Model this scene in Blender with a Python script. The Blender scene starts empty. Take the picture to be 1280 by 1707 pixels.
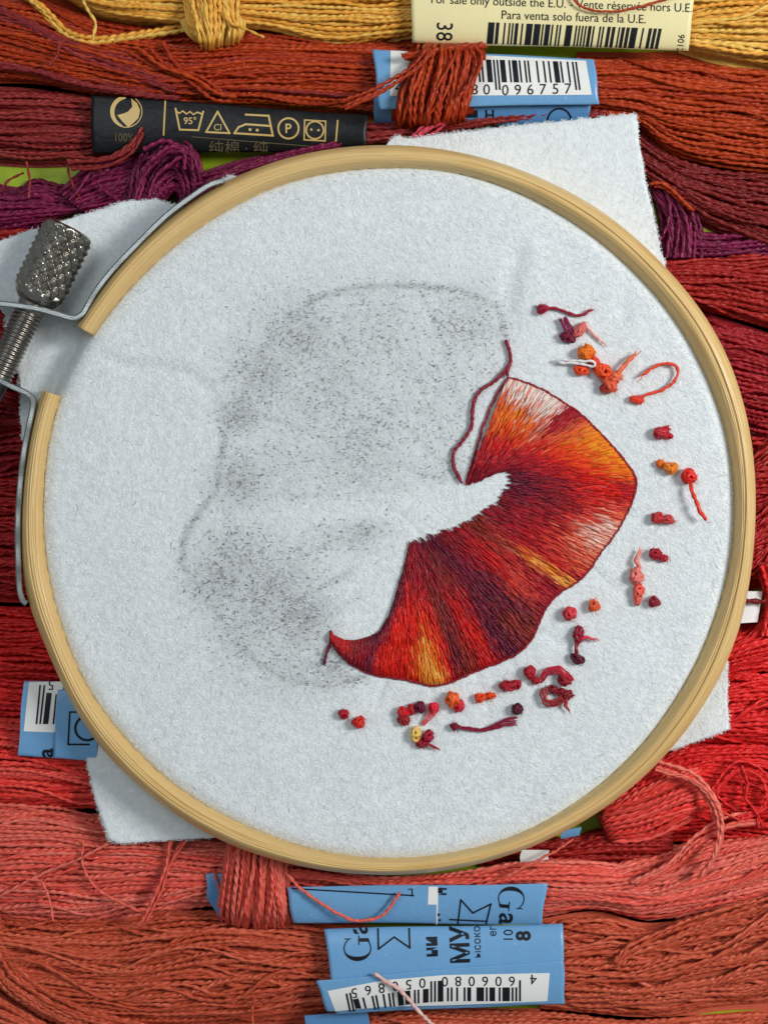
import bpy, bmesh, math, random
import numpy as np

# ------------------------------------------------------------------ scene, camera, light
SC = bpy.context.scene
COL = SC.collection
SC.unit_settings.system = 'METRIC'
SC.unit_settings.scale_length = 0.01          # one unit is one centimetre
U = 0.01                                      # a tenth of a millimetre, the working step of this script
CAM_H, FOCUS = 27.0, 1.2                      # camera height over the table, height of the sharp plane
cam_d = bpy.data.cameras.new('camera')
cam = bpy.data.objects.new('camera', cam_d)
COL.objects.link(cam)
cam.location = (0, 0, CAM_H)
cam_d.sensor_fit = 'VERTICAL'
cam_d.sensor_height = 24.0
cam_d.lens = 24.0 * (CAM_H - FOCUS) / 17.07
cam_d.clip_start, cam_d.clip_end = 0.5, 200.0
cam_d.dof.use_dof = True
cam_d.dof.focus_distance = CAM_H - 1.5
cam_d.dof.aperture_fstop = 0.75
SC.camera = cam

world = bpy.data.worlds.new('World')
SC.world = world
world.use_nodes = True
wn = world.node_tree.nodes
wn['Background'].inputs['Color'].default_value = (0.88, 0.95, 1.0, 1)
wn['Background'].inputs['Strength'].default_value = 0.22

def area(name, loc, target, size, power, color):
    from mathutils import Vector
    d = bpy.data.lights.new(name, 'AREA')
    d.shape = 'RECTANGLE'
    d.size, d.size_y = size
    d.energy = power
    d.color = color
    o = bpy.data.objects.new(name, d)
    COL.objects.link(o)
    o.location = loc
    o.rotation_euler = (Vector(target) - Vector(loc)).to_track_quat('-Z', 'Y').to_euler()
    return o

area('window_light', (34, 9, 34), (0.5, 0, 0), (11, 14), 17000, (1.0, 0.99, 0.97))
area('fill_light', (-16, 22, 50), (0, 0, 0), (24, 24), 6000, (0.86, 0.95, 1.0))  # added lamp: fills the shadows and gives the steel something to reflect

vs = SC.view_settings
SC.display_settings.display_device = 'sRGB'
vs.view_transform = 'Standard'
vs.look = 'None'
vs.exposure = 0.0
vs.gamma = 1.0
SC.cycles.max_bounces = 6
SC.cycles.use_denoising = True

rng = np.random.default_rng(11)
random.seed(11)

# ------------------------------------------------------------------ helpers
def at(x, y, z):
    """working steps (right, down, up from the table) -> world point, measured on the line of sight"""
    x, y, z = np.broadcast_arrays(np.asarray(x, float), np.asarray(y, float), np.asarray(z, float))
    k = (CAM_H - z * U) / (CAM_H - FOCUS)
    return np.stack([(x - 640.0) * U * k, (853.5 - y) * U * k, z * U], -1)

def lin(c):
    c = np.asarray(c, float) / 255.0
    return np.where(c <= 0.04045, c / 12.92, ((c + 0.055) / 1.055) ** 2.4)

def dye(c, k=1.18):
    c = lin(c); y = c @ np.array([0.3, 0.55, 0.15])
    return np.maximum(y + (c - y) * k, 0.004)

def make_mesh(name, V, F, uv=None, col=None, attr=None, smooth=True):
    V = np.ascontiguousarray(V, np.float32).reshape(-1, 3)
    F = np.ascontiguousarray(F, np.int32)
    m = bpy.data.meshes.new(name)
    k = F.shape[1]
    m.vertices.add(len(V)); m.vertices.foreach_set('co', V.ravel())
    m.loops.add(F.size); m.loops.foreach_set('vertex_index', F.ravel())
    m.polygons.add(len(F))
    m.polygons.foreach_set('loop_start', np.arange(0, F.size, k, dtype=np.int32))
    try:
        m.polygons.foreach_set('loop_total', np.full(len(F), k, np.int32))
    except Exception:
        pass
    m.polygons.foreach_set('use_smooth', np.full(len(F), smooth, bool))
    if uv is not None:
        l = m.uv_layers.new(name='UVMap')
        l.data.foreach_set('uv', np.asarray(uv, np.float32).reshape(-1, 2)[F.ravel()].ravel())
    if col is not None:
        c = np.ones((len(V), 4), np.float32); c[:, :3] = np.asarray(col).reshape(-1, 3)
        a = m.color_attributes.new('tint', 'FLOAT_COLOR', 'POINT')
        a.data.foreach_set('color', c.ravel())
    for an, av in (attr or {}).items():
        a = m.attributes.new(an, 'FLOAT', 'POINT')
        a.data.foreach_set('value', np.asarray(av, np.float32).ravel())
    m.update(calc_edges=True)
    m.validate()
    return m

def link(name, mesh, mat=None, parent=None, label=None, cat=None, group=None, kind=None):
    o = bpy.data.objects.new(name, mesh)
    COL.objects.link(o)
    if mat is not None and mesh is not None:
        mesh.materials.append(mat)
    if parent is not None:
        o.parent = parent
    if label: o['label'] = label
    if cat: o['category'] = cat
    if group: o['group'] = group
    if kind: o['kind'] = kind
    return o

def empty(name, loc, label, cat, group=None):
    """an Empty at the thing's base; children keep world coordinates through its inverse"""
    o = link(name, None, None, None, label, cat, group)
    o.location = tuple(loc)
    return o

def part(name, mesh, mat, parent, **kw):
    o = link(name, mesh, mat, parent, **kw)
    root = parent
    while root.parent: root = root.parent
    if parent.type == 'EMPTY' and parent is root:
        o.location = (-root.location.x, -root.location.y, -root.location.z)
    return o

def catmull(pts, M):
    p = np.asarray(pts, float)
    if len(p) == 2:
        t = np.linspace(0, 1, M)[:, None]
        return p[0] * (1 - t) + p[1] * t
    q = np.vstack([2 * p[0] - p[1], p, 2 * p[-1] - p[-2]])
    fine = []
    for i in range(1, len(q) - 2):
        t = np.linspace(0, 1, 24, endpoint=False)[:, None]
        a, b, c, d = q[i - 1], q[i], q[i + 1], q[i + 2]
        fine.append(0.5 * (2 * b + (c - a) * t + (2 * a - 5 * b + 4 * c - d) * t ** 2 + (3 * b - a - 3 * c + d) * t ** 3))
    fine.append(p[-1:])
    f = np.vstack(fine)
    s = np.concatenate([[0], np.cumsum(np.linalg.norm(np.diff(f[:, :2], axis=0), axis=1) + 1e-9)])
    u = np.linspace(0, s[-1], M)
    return np.stack([np.interp(u, s, f[:, k]) for k in range(f.shape[1])], -1)

def pad3(g):
    return np.array([(*q, 0.0) if len(q) == 2 else tuple(q) for q in g], float)

def plen(p):
    p = pad3(p)
    return np.linalg.norm(np.diff(p[:, :2], axis=0), axis=1).sum()

def smooth_noise(n, L, wl, r=rng, octaves=2):
    """n rows of smooth noise over a length L, wavelength wl, about -1..1"""
    M = L
    t = np.arange(M)[None, :]
    out = np.zeros((n, M))
    for o in range(octaves):
        for _ in range(2):
            w = wl / (1.9 ** o) * r.uniform(0.7, 1.5, (n, 1))
            out += np.sin(2 * np.pi * t / w + r.uniform(0, 6.28, (n, 1))) * r.uniform(0.3, 1, (n, 1)) / (1.7 ** o)
    return out / 1.6

def tubes(W, rad, sides=8, twist=None, lobe=0.0, close=True):
    """W (S,M,3) world paths, rad (S,M) radii -> V, F, uv for twisted two-ply tubes"""
    S, M, _ = W.shape
    T = np.gradient(W, axis=1)
    T /= np.linalg.norm(T, axis=2, keepdims=True) + 1e-12
    up = np.array([0, 0, 1.0]) + 0 * T
    N = np.cross(T, up)
    ln = np.linalg.norm(N, axis=2, keepdims=True)
    N = np.where(ln > 1e-3, N / (ln + 1e-9), np.array([1.0, 0, 0]))
    B = np.cross(N, T)
    a = np.arange(sides) / sides * 2 * np.pi
    prof = 1.0 - lobe * (np.sin(a) ** 2)            # two plies side by side
    tw = np.zeros((S, M)) if twist is None else twist
    ang = a[None, None, :] + tw[:, :, None]
    ca, sa = np.cos(ang) * prof, np.sin(ang) * prof
    V = W[:, :, None, :] + rad[:, :, None, None] * (ca[..., None] * N[:, :, None, :] + sa[..., None] * B[:, :, None, :])
    i = np.arange(S)[:, None, None] * M * sides
    j = np.arange(M - 1)[None, :, None] * sides
    k = np.arange(sides)[None, None, :]
    k2 = (k + 1) % sides
    F = np.stack([i + j + k, i + j + k2, i + j + sides + k2, i + j + sides + k], -1).reshape(-1, 4)
    d = np.concatenate([np.zeros((S, 1)), np.cumsum(np.linalg.norm(np.diff(W, axis=1), axis=2), 1)], 1)
    uv = np.stack([np.broadcast_to((np.arange(sides) / sides)[None, None, :], (S, M, sides)),
                   np.broadcast_to(d[:, :, None], (S, M, sides))], -1)
    return V.reshape(-1, 3), F, uv.reshape(-1, 2)

# ------------------------------------------------------------------ materials
def new_mat(name):
    m = bpy.data.materials.new(name)
    m.use_nodes = True
    return m, m.node_tree.nodes, m.node_tree.links, m.node_tree.nodes['Principled BSDF']

def mixc(n, l, fac, a, b, mode='MIX'):
    x = n.new('ShaderNodeMix'); x.data_type = 'RGBA'; x.blend_type = mode
    for sock, v in ((x.inputs[0], fac), (x.inputs[6], a), (x.inputs[7], b)):
        if hasattr(v, 'is_linked') or hasattr(v, 'links'):
            l.new(v, sock)
        elif isinstance(v, (int, float)):
            sock.default_value = v
        else:
            sock.default_value = (*v, 1)
    return x.outputs[2]

def thread_mat(name, rgb, rgb2=None, gain=1.0, tint=False, rough=0.30, gloss=0.85):
    m, n, l, b = new_mat(name)
    base = dye(rgb) * gain
    alt = dye(rgb2, 1.05) * gain * 1.18 if rgb2 is not None else base * np.array([1.3, 1.2, 1.15])  # second thread tone, lightened to paint pinkish highlights into the colour
    uvn = n.new('ShaderNodeUVMap')
    mp = n.new('ShaderNodeMapping'); mp.inputs['Scale'].default_value = (9, 2.2, 1)
    l.new(uvn.outputs[0], mp.inputs[0])
    nz = n.new('ShaderNodeTexNoise'); nz.inputs['Scale'].default_value = 1.0; nz.inputs['Detail'].default_value = 3
    l.new(mp.outputs[0], nz.inputs['Vector'])
    oi = n.new('ShaderNodeObjectInfo')
    if tint:
        at_ = n.new('ShaderNodeAttribute'); at_.attribute_name = 'tint'
        dark = mixc(n, l, 1.0, at_.outputs['Color'], (0.82, 0.80, 0.80), 'MULTIPLY')
        lite = mixc(n, l, 1.0, at_.outputs['Color'], (1.22, 1.16, 1.14), 'MULTIPLY')
        c = mixc(n, l, nz.outputs[0], dark, lite)
    else:
        ad = n.new('ShaderNodeMath'); ad.operation = 'MULTIPLY_ADD'
        l.new(oi.outputs['Random'], ad.inputs[0]); ad.inputs[1].default_value = 0.5; ad.inputs[2].default_value = -0.25
        ad2 = n.new('ShaderNodeMath'); ad2.use_clamp = True
        l.new(ad.outputs[0], ad2.inputs[0]); l.new(nz.outputs[0], ad2.inputs[1])
        c = mixc(n, l, ad2.outputs[0], tuple(base * 0.85), tuple(np.minimum(alt, 0.95)))
    l.new(c, b.inputs['Base Color'])
    b.inputs['Roughness'].default_value = rough
    b.inputs['Specular IOR Level'].default_value = gloss
    l.new(mixc(n, l, 0.45, c, (1.0, 0.93, 0.9)), b.inputs['Specular Tint'])
    # the fine filaments that run along each ply
    mp2 = n.new('ShaderNodeMapping'); mp2.inputs['Scale'].default_value = (26, 6, 1)
    l.new(uvn.outputs[0], mp2.inputs[0])
    n2 = n.new('ShaderNodeTexNoise'); n2.inputs['Scale'].default_value = 1.0; n2.inputs['Detail'].default_value = 2
    l.new(mp2.outputs[0], n2.inputs['Vector'])
    bp = n.new('ShaderNodeBump'); bp.inputs['Strength'].default_value = 0.6; bp.inputs['Distance'].default_value = 0.02
    l.new(n2.outputs[0], bp.inputs['Height']); l.new(bp.outputs[0], b.inputs['Normal'])
    return m

def plain_mat(name, rgb, rough=0.5, spec=0.5, var=0.06, scale=3.0, bump=0.0, scuff=0.0):
    m, n, l, b = new_mat(name)
    tc = n.new('ShaderNodeTexCoord')
    nz = n.new('ShaderNodeTexNoise'); nz.inputs['Scale'].default_value = scale; nz.inputs['Detail'].default_value = 5
    l.new(tc.outputs['Object'], nz.inputs['Vector'])
    base = lin(rgb)
    c = mixc(n, l, nz.outputs[0], tuple(base * (1 - var)), tuple(np.minimum(base * (1 + var), 1)))
    if scuff:
        mp = n.new('ShaderNodeMapping'); mp.inputs['Scale'].default_value = (1.0, 2.6, 1.0); mp.inputs['Rotation'].default_value = (0, 0, 0.6)
        l.new(tc.outputs['Object'], mp.inputs[0])
        ns = n.new('ShaderNodeTexNoise'); ns.inputs['Scale'].default_value = 5.5; ns.inputs['Detail'].default_value = 9; ns.inputs['Roughness'].default_value = 0.68
        l.new(mp.outputs[0], ns.inputs['Vector'])
        rp = n.new('ShaderNodeMapRange'); rp.inputs[1].default_value = 0.66; rp.inputs[2].default_value = 0.72; rp.inputs[4].default_value = scuff
        l.new(ns.outputs[0], rp.inputs[0])
        c = mixc(n, l, rp.outputs[0], c, (0.78, 0.80, 0.82))
    l.new(c, b.inputs['Base Color'])
    b.inputs['Roughness'].default_value = rough
    b.inputs['Specular IOR Level'].default_value = spec
    if bump:
        n2 = n.new('ShaderNodeTexNoise'); n2.inputs['Scale'].default_value = 9; n2.inputs['Detail'].default_value = 3
        l.new(tc.outputs['Object'], n2.inputs['Vector'])
        bp = n.new('ShaderNodeBump'); bp.inputs['Strength'].default_value = bump; bp.inputs['Distance'].default_value = 0.05
        l.new(n2.outputs[0], bp.inputs['Height']); l.new(bp.outputs[0], b.inputs['Normal'])
    return m

G = 1.3
M_YELLOW = thread_mat('golden_thread', (238, 156, 60), (250, 192, 108), 1.18)
M_RUST = thread_mat('rust_thread', (152, 48, 14), (180, 70, 28), 1.1)
M_MAROON = thread_mat('maroon_thread', (118, 38, 40), (146, 54, 54), 1.1)
M_ROSE = thread_mat('dark_rose_thread', (116, 32, 34), (142, 52, 48), 1.15)
M_HOTROSE = thread_mat('bright_rose_thread', (170, 50, 66), (190, 80, 90), G)
M_BROWNRED = thread_mat('brown_red_thread', (106, 18, 22), (134, 36, 36), 0.95)
M_PLUM = thread_mat('plum_thread', (92, 12, 50), (128, 30, 72), 1.1)
M_DARKRED = thread_mat('dark_red_thread', (138, 24, 22), (164, 42, 36), 1.15)
M_CRIMSON = thread_mat('crimson_thread', (134, 16, 32), (160, 36, 48), 1.15)
M_SCARLET = thread_mat('deep_scarlet_thread', (146, 26, 32), (172, 44, 46), G)
M_RED = thread_mat('red_thread', (196, 26, 34), (212, 50, 50), G)
M_CORAL = thread_mat('coral_red_thread', (210, 48, 46), (228, 92, 82), 1.4)
M_SALMON = thread_mat('salmon_thread', (206, 72, 64), (228, 116, 102), 1.4)
M_TERRA = thread_mat('terracotta_thread', (168, 68, 50), (192, 98, 74), 1.25)
M_PINK = thread_mat('pale_pink_thread', (222, 160, 150), (236, 190, 184), 1.1)
M_TINT = thread_mat('embroidery_thread', (255, 255, 255), tint=True, rough=0.28, gloss=0.85)
M_BLUE = plain_mat('blue_paper', (112, 166, 212), 0.32, 0.5, 0.07, 2.0, 0.16, 0.75)
M_BLUE2 = plain_mat('darker_blue_paper', (84, 136, 186), 0.34, 0.5, 0.08, 2.0, 0.16, 0.6)
M_CREAM = plain_mat('cream_paper', (240, 228, 172), 0.45, 0.4, 0.04, 2.0, 0.08)
M_BLACK = plain_mat('black_paper', (12, 12, 14), 0.42, 0.32, 0.10, 2.0, 0.2, 0.12)
M_WHITE = plain_mat('white_paper', (240, 240, 236), 0.4, 0.4, 0.02)
M_INK = plain_mat('black_ink', (18, 22, 30), 0.45, 0.3, 0.1)
M_GOLD = plain_mat('gold_ink', (206, 172, 96), 0.35, 0.6, 0.12, 6.0)
M_DIMGOLD = plain_mat('worn_gold_ink', (96, 84, 56), 0.5, 0.4, 0.3, 9.0)
M_TABLE = plain_mat('lime_green_table', (150, 174, 6), 0.5, 0.4, 0.05, 0.6)
M_ADDED_TABLE = plain_mat('added_pale_table', (150, 146, 140), 0.6, 0.3, 0.06)
M_CARD = plain_mat('white_card', (252, 252, 252), 0.5, 0.3, 0.01)

def wood_mat():
    m, n, l, b = new_mat('beech_wood')
    uv = n.new('ShaderNodeUVMap')
    def nz(sx, sy, detail=4, dist=0.0):
        mp = n.new('ShaderNodeMapping'); mp.inputs['Scale'].default_value = (sx, sy, 1)
        l.new(uv.outputs[0], mp.inputs[0])
        t = n.new('ShaderNodeTexNoise'); t.inputs['Scale'].default_value = 1; t.inputs['Detail'].default_value = detail
        t.inputs['Distortion'].default_value = dist
        l.new(mp.outputs[0], t.inputs['Vector'])
        return t.outputs[0]
    a, f, big = nz(0.35, 26, 5, 0.3), nz(1.6, 90, 2), nz(0.18, 2.2, 3)
    c = mixc(n, l, a, tuple(lin((216, 178, 112))), tuple(lin((244, 216, 156))))
    rp = n.new('ShaderNodeValToRGB'); rp.color_ramp.elements[0].position = 0.30; rp.color_ramp.elements[1].position = 0.62
    rp.color_ramp.elements[0].color = (0.78, 0.68, 0.54, 1)
    l.new(f, rp.inputs[0])
    c = mixc(n, l, 0.55, c, rp.outputs[0], 'MULTIPLY')
    rp2 = n.new('ShaderNodeValToRGB'); rp2.color_ramp.elements[0].position = 0.3; rp2.color_ramp.elements[1].position = 0.7
    rp2.color_ramp.elements[0].color = (0.86, 0.80, 0.70, 1)
    l.new(big, rp2.inputs[0])
    c = mixc(n, l, 0.7, c, rp2.outputs[0], 'MULTIPLY')
    l.new(c, b.inputs['Base Color'])
    b.inputs['Roughness'].default_value = 0.36
    b.inputs['Specular IOR Level'].default_value = 0.45
    bp = n.new('ShaderNodeBump'); bp.inputs['Strength'].default_value = 0.25; bp.inputs['Distance'].default_value = 0.02
    l.new(f, bp.inputs['Height']); l.new(bp.outputs[0], b.inputs['Normal'])
    return m
M_WOOD = wood_mat()

def metal_mat(name, rgb, rough, dirt):
    m, n, l, b = new_mat(name)
    tc = n.new('ShaderNodeTexCoord')
    t = n.new('ShaderNodeTexNoise'); t.inputs['Scale'].default_value = 7; t.inputs['Detail'].default_value = 6
    l.new(tc.outputs['Object'], t.inputs['Vector'])
    base = lin(rgb)
    c = mixc(n, l, t.outputs[0], tuple(base * (1 - dirt)), tuple(base * (1 + dirt * .5)))
    l.new(c, b.inputs['Base Color'])
    b.inputs['Metallic'].default_value = 1.0
    mr = n.new('ShaderNodeMapRange'); mr.inputs['To Min'].default_value = rough * 0.7; mr.inputs['To Max'].default_value = rough * 1.4
    l.new(t.outputs[0], mr.inputs[0]); l.new(mr.outputs[0], b.inputs['Roughness'])
    n2 = n.new('ShaderNodeTexNoise'); n2.inputs['Scale'].default_value = 40
    l.new(tc.outputs['Object'], n2.inputs['Vector'])
    bp = n.new('ShaderNodeBump'); bp.inputs['Strength'].default_value = 0.15; bp.inputs['Distance'].default_value = 0.02
    l.new(n2.outputs[0], bp.inputs['Height']); l.new(bp.outputs[0], b.inputs['Normal'])
    return m
M_STEEL = metal_mat('zinc_steel', (172, 175, 174), 0.36, 0.4)
M_KNOB = metal_mat('knurled_steel', (172, 168, 158), 0.24, 0.45)
M_SCREW = metal_mat('screw_steel', (150, 144, 137), 0.28, 0.35)

def felt_mat():
    m, n, l, b = new_mat('white_felt')
    tc = n.new('ShaderNodeTexCoord')
    def nz(s, d=4):
        t = n.new('ShaderNodeTexNoise'); t.inputs['Scale'].default_value = s; t.inputs['Detail'].default_value = d
        l.new(tc.outputs['Object'], t.inputs['Vector']); return t.outputs[0]
    mot, fin = nz(11, 5), nz(38, 3)
    c = mixc(n, l, mot, tuple(lin((206, 216, 219))), tuple(lin((250, 254, 255))))
    a = n.new('ShaderNodeAttribute'); a.attribute_name = 'pencil'
    mm = n.new('ShaderNodeMath'); mm.operation = 'MULTIPLY'; l.new(a.outputs['Fac'], mm.inputs[0]); l.new(fin, mm.inputs[1])
    c = mixc(n, l, mm.outputs[0], c, tuple(lin((96, 100, 103))))
    l.new(c, b.inputs['Base Color'])
    b.inputs['Roughness'].default_value = 0.95
    b.inputs['Specular IOR Level'].default_value = 0.15
    b.inputs['Sheen Weight'].default_value = 0.15
    ad = n.new('ShaderNodeMath'); l.new(mot, ad.inputs[0]); l.new(fin, ad.inputs[1])
    bp = n.new('ShaderNodeBump'); bp.inputs['Strength'].default_value = 0.5; bp.inputs['Distance'].default_value = 0.025
    l.new(ad.outputs[0], bp.inputs['Height']); l.new(bp.outputs[0], b.inputs['Normal'])
    return m
M_FELT = felt_mat()

def fibre_mat():
    m, n, l, b = new_mat('felt_fibre')
    a = n.new('ShaderNodeAttribute'); a.attribute_name = 'tint'
    l.new(a.outputs['Color'], b.inputs['Base Color'])
    b.inputs['Roughness'].default_value = 0.4
    b.inputs['Specular IOR Level'].default_value = 0.5
    return m
M_FIBRE = fibre_mat()

# ------------------------------------------------------------------ lime mat, and an unseen pale table added for neutral reflections
V = np.array([[-60, -60, -0.3], [60, -60, -0.3], [60, 60, -0.3], [-60, 60, -0.3]], float)
link('added_table_top', make_mesh('added_table_top', V, [[0, 1, 2, 3]], smooth=False), M_ADDED_TABLE, kind='structure')
hx_, hy_ = 7.4, 9.6
V = np.array([[sx * hx_, sy * hy_, z] for z in (0, -0.28) for sx, sy in ((-1, -1), (1, -1), (1, 1), (-1, 1))], float)
link('green_mat', make_mesh('green_mat', V, [[0, 1, 2, 3], [4, 5, 1, 0], [5, 6, 2, 1], [6, 7, 3, 2], [7, 4, 0, 3]], smooth=False), M_TABLE,
     label='lime green mat under the skeins, seen only through the gaps between them', cat='mat')

# ------------------------------------------------------------------ skeins
def bundle(root, guides, n, z0, H, r=4.7, mat=None, seed=0, drift=0.5, zn=2.5, clump=0.42, cl=5.0,
           under=2, alt=None, rootz=None, name='strand', endtuck=False, single=False):
    """n strands laid between guide lines, top layer as parts, lower layers as one stuff part"""
    r_ = np.random.default_rng(seed + 100)
    if under and n >= 10: n = int(round(n * 1.22))
    L = max(plen(g) for g in guides)
    M = max(6, int(L / 4.0))
    g3 = []
    for g in guides:
        g3.append(catmull(pad3(g), M))
    Gd = np.stack(g3)                                    # (g,M,3)
    ng = len(Gd)
    width = np.linalg.norm(Gd[-1] - Gd[0], axis=1).mean()
    def lay(n, zoff, rad, drift, off=0.0):
        u0 = (np.arange(n) + 0.5 + off) / n + r_.normal(0, 0.22 / n, n)
        u = u0[:, None] + drift / n * smooth_noise(n, M, 95, r_)
        f = max(1.0, n / cl)
        ph = r_.uniform(0, 6.28) + 0.9 * smooth_noise(1, M, 110, r_)
        u = u + clump / (2 * np.pi * f) * np.sin(2 * np.pi * f * u + ph)
        u = np.clip(u, -0.02, 1.02)
        p = u * (ng - 1)
        i = np.clip(np.floor(p).astype(int), 0, max(ng - 2, 0))
        fr = (p - i)[..., None]
        m = np.arange(M)[None, :]
        q = Gd[i, m] * (1 - fr) + Gd[np.minimum(i + 1, ng - 1), m] * fr
        z = z0 + H * np.sqrt(np.maximum(0, 1 - (2 * np.clip(u, 0, 1) - 1) ** 2)) + q[..., 2] + zoff
        z = z + r_.normal(0, zn * 0.6, (n, 1)) + zn * smooth_noise(n, M, 70, r_)
        z = np.maximum(z, 5.0)
        xy = q[..., :2] + 0.9 * np.stack([smooth_noise(n, M, 26, r_, 1), smooth_noise(n, M, 22, r_, 1)], -1)
        W = at(xy[..., 0], xy[..., 1], z)
        s = np.arange(M)[None, :] * (L / M)
        tw = s * (2 * np.pi / 34.0) * r_.uniform(0.72, 1.25, (n, 1)) + r_.uniform(0, 6.28, (n, 1)) + 1.5 * smooth_noise(n, M, 40, r_)
        rr = rad * U * (1 + 0.10 * smooth_noise(n, M, 14, r_)) * r_.uniform(0.82, 1.12, (n, 1))
        return W, rr, tw
    W, rr, tw = lay(n, 0, r, drift)
    for k in range(n):
        V, F, uv = tubes(W[k:k + 1], rr[k:k + 1], 9, tw[k:k + 1], 0.46)
        part(name, make_mesh(name, V, F, uv), alt[1] if (alt and r_.random() < alt[0]) else mat, root)
    if under and n >= 12:
        nl = n // 4
        W2, rr2, tw2 = lay(nl, r * 1.15, r * 0.86, drift * 0.5)
        wide = (rr2[:, :1] * 0 + r_.normal(0, 1.0, (nl, 1)))
        sway = np.repeat(smooth_noise((nl + 2) // 3, M, 170, r_, 1), 3, 0)[:nl] * width / n * 2.6 * U
        d = Gd[-1] - Gd[0]; d = d[:, :2] / (np.linalg.norm(d[:, :2], axis=1, keepdims=True) + 1e-9)
        env = np.clip(1 - np.abs((W2[..., 1] - W2[..., 1].mean(0)) / (width * U * 0.5)), 0.15, 1)
        W2[..., 0] += sway * env * d[None, :, 0]; W2[..., 1] -= sway * env * d[None, :, 1]
        for k in range(nl):
            V, F, uv = tubes(W2[k:k + 1], rr2[k:k + 1], 9, tw2[k:k + 1], 0.46)
            part(name, make_mesh(name, V, F, uv), mat, root)
    Vs, Fs, us, o = [], [], [], 0
    if under and M > 24:
        nh = int(n * M / 40)
        hk = r_.integers(0, n, nh); hl = 12
        h0 = r_.integers(0, M - hl, nh)
        ix = h0[:, None] + np.arange(hl)[None, :]
        q = W[hk[:, None], ix]
        e = np.linspace(-1, 1, hl)[None, :]
        side = r_.normal(0, 1.0, (nh, 1)) * r * U * (0.75 + 0.5 * e * r_.choice([-1, 1], (nh, 1))) + r_.normal(0, .35, (nh, 1)) * r * U * e ** 2
        tx = q[:, -1] - q[:, 0]; tx /= np.linalg.norm(tx, axis=1, keepdims=True) + 1e-9
        nx_ = np.stack([-tx[:, 1], tx[:, 0]], -1)[:, None, :]
        q = q.copy(); q[..., :2] += nx_ * side[..., None]
        q[..., 2] += r * U * (0.75 + 0.35 * r_.random((nh, 1)) + 0.3 * e ** 2)
        wv_ = (0.32 * U * (1 - 0.7 * np.abs(e)))[..., None]
        a_, b_ = q.copy(), q.copy(); a_[..., :2] += nx_ * wv_; b_[..., :2] -= nx_ * wv_
        Vh = np.stack([a_, b_], 2).reshape(-1, 3)
        i, j = np.meshgrid(np.arange(nh), np.arange(hl - 1), indexing='ij'); qq = (i * hl * 2 + j * 2).ravel()
        Fs.append(np.stack([qq, qq + 1, qq + 3, qq + 2], -1)); Vs.append(Vh)
        us.append(np.stack([np.repeat(r_.random(nh), hl * 2), np.tile(np.repeat(np.arange(hl) * .04, 2), nh)], -1)); o += len(Vh)
    for j in range(under):
        W, rr, tw = lay(n, -r * 1.5 * (j + 1), r * (1.08 + 0.25 * j), drift * 1.6, 0.5 * ((j + 1) % 2))
        V, F, uv = tubes(W, rr, 7, tw, 0.3)
        Vs.append(V); Fs.append(F + o); us.append(uv); o += len(V)
    if under:
        uc = np.linspace(-0.1, 1.1, 14); mc = np.arange(0, M, 3)
        if mc[-1] != M - 1: mc = np.append(mc, M - 1)
        pu = np.clip(uc, 0, 1) * (ng - 1); ii = np.clip(np.floor(pu).astype(int), 0, ng - 2); ff = (pu - ii)[:, None, None]
        q = Gd[ii][:, mc] * (1 - ff) + Gd[ii + 1][:, mc] * ff
        ext = (uc - np.clip(uc, 0, 1))[:, None, None]
        q = q + ext * (Gd[-1] - Gd[0])[None, mc]
        zc = z0 + H * np.sqrt(np.maximum(0, 1 - np.clip(2 * uc - 1, -1, 1) ** 2))[:, None] + q[..., 2] - r * 3.6
        zc = np.maximum(zc + 1.5 * smooth_noise(len(uc), len(mc), 9, r_), 2.0)
        Vc = at(q[..., 0], q[..., 1], zc)
        i, j = np.meshgrid(np.arange(len(uc) - 1), np.arange(len(mc) - 1), indexing='ij'); qq = (i * len(mc) + j).ravel()
        Fs.append(np.stack([qq, qq + len(mc), qq + len(mc) + 1, qq + 1], -1) + o); Vs.append(Vc.reshape(-1, 3))
        us.append(np.stack([np.repeat(uc * n, len(mc)), np.tile(mc * 0.04, len(uc))], -1))
        part('lower_strands', make_mesh('lower_strands', np.vstack(Vs), np.vstack(Fs), np.vstack(us)), mat, root, kind='stuff')

SKG = 'thread skeins laid side by side'
def skein(label, x, y):
    return empty('thread_skein', at(x, y, 0), label, 'thread skein', SKG)

# golden yellow, along the top edge
s_yel = skein('golden yellow thread skein with a cream paper band, topmost in the row', 640, 10)
bundle(s_yel, [[(40, -70), (350, -70), (720, -60)], [(70, -35), (200, -2), (310, 6), (450, 8), (720, 10)],
               [(85, -20), (165, 22), (235, 34), (300, 40), (430, 46), (540, 72), (640, 70), (720, 58)]], 15, 22, 46, mat=M_YELLOW, seed=1)
bundle(s_yel, [[(28, -20), (72, 8), (112, 46), (150, 60), (220, 55), (310, 42)], [(18, -20), (66, 16), (104, 58), (150, 73), (220, 66), (305, 54)]],
       3, 38, 10, mat=M_YELLOW, seed=2, under=0, r=5)
bundle(s_yel, [[(128, -20), (148, 18), (160, 38), (154, 66)]], 1, 84, 0, r=3.6, mat=M_YELLOW, seed=3, under=0)
bundle(s_yel, [[(296, -50), (303, 10), (314, 48), (330, 68, -12), (336, 80, -55)], [(345, -50), (350, 10), (352, 50), (350, 70, -10), (350, 82, -55)], [(402, -50), (398, 10), (402, 45), (398, 62, -10), (396, 74, -55)]],
       11, 76, 14, mat=M_YELLOW, seed=4, under=1, drift=0.9)
bundle(s_yel, [[(372, 18), (384, 38), (408, 48), (440, 62)]], 1, 96, 0, r=3.6, mat=M_YELLOW, seed=5, under=0)
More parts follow.
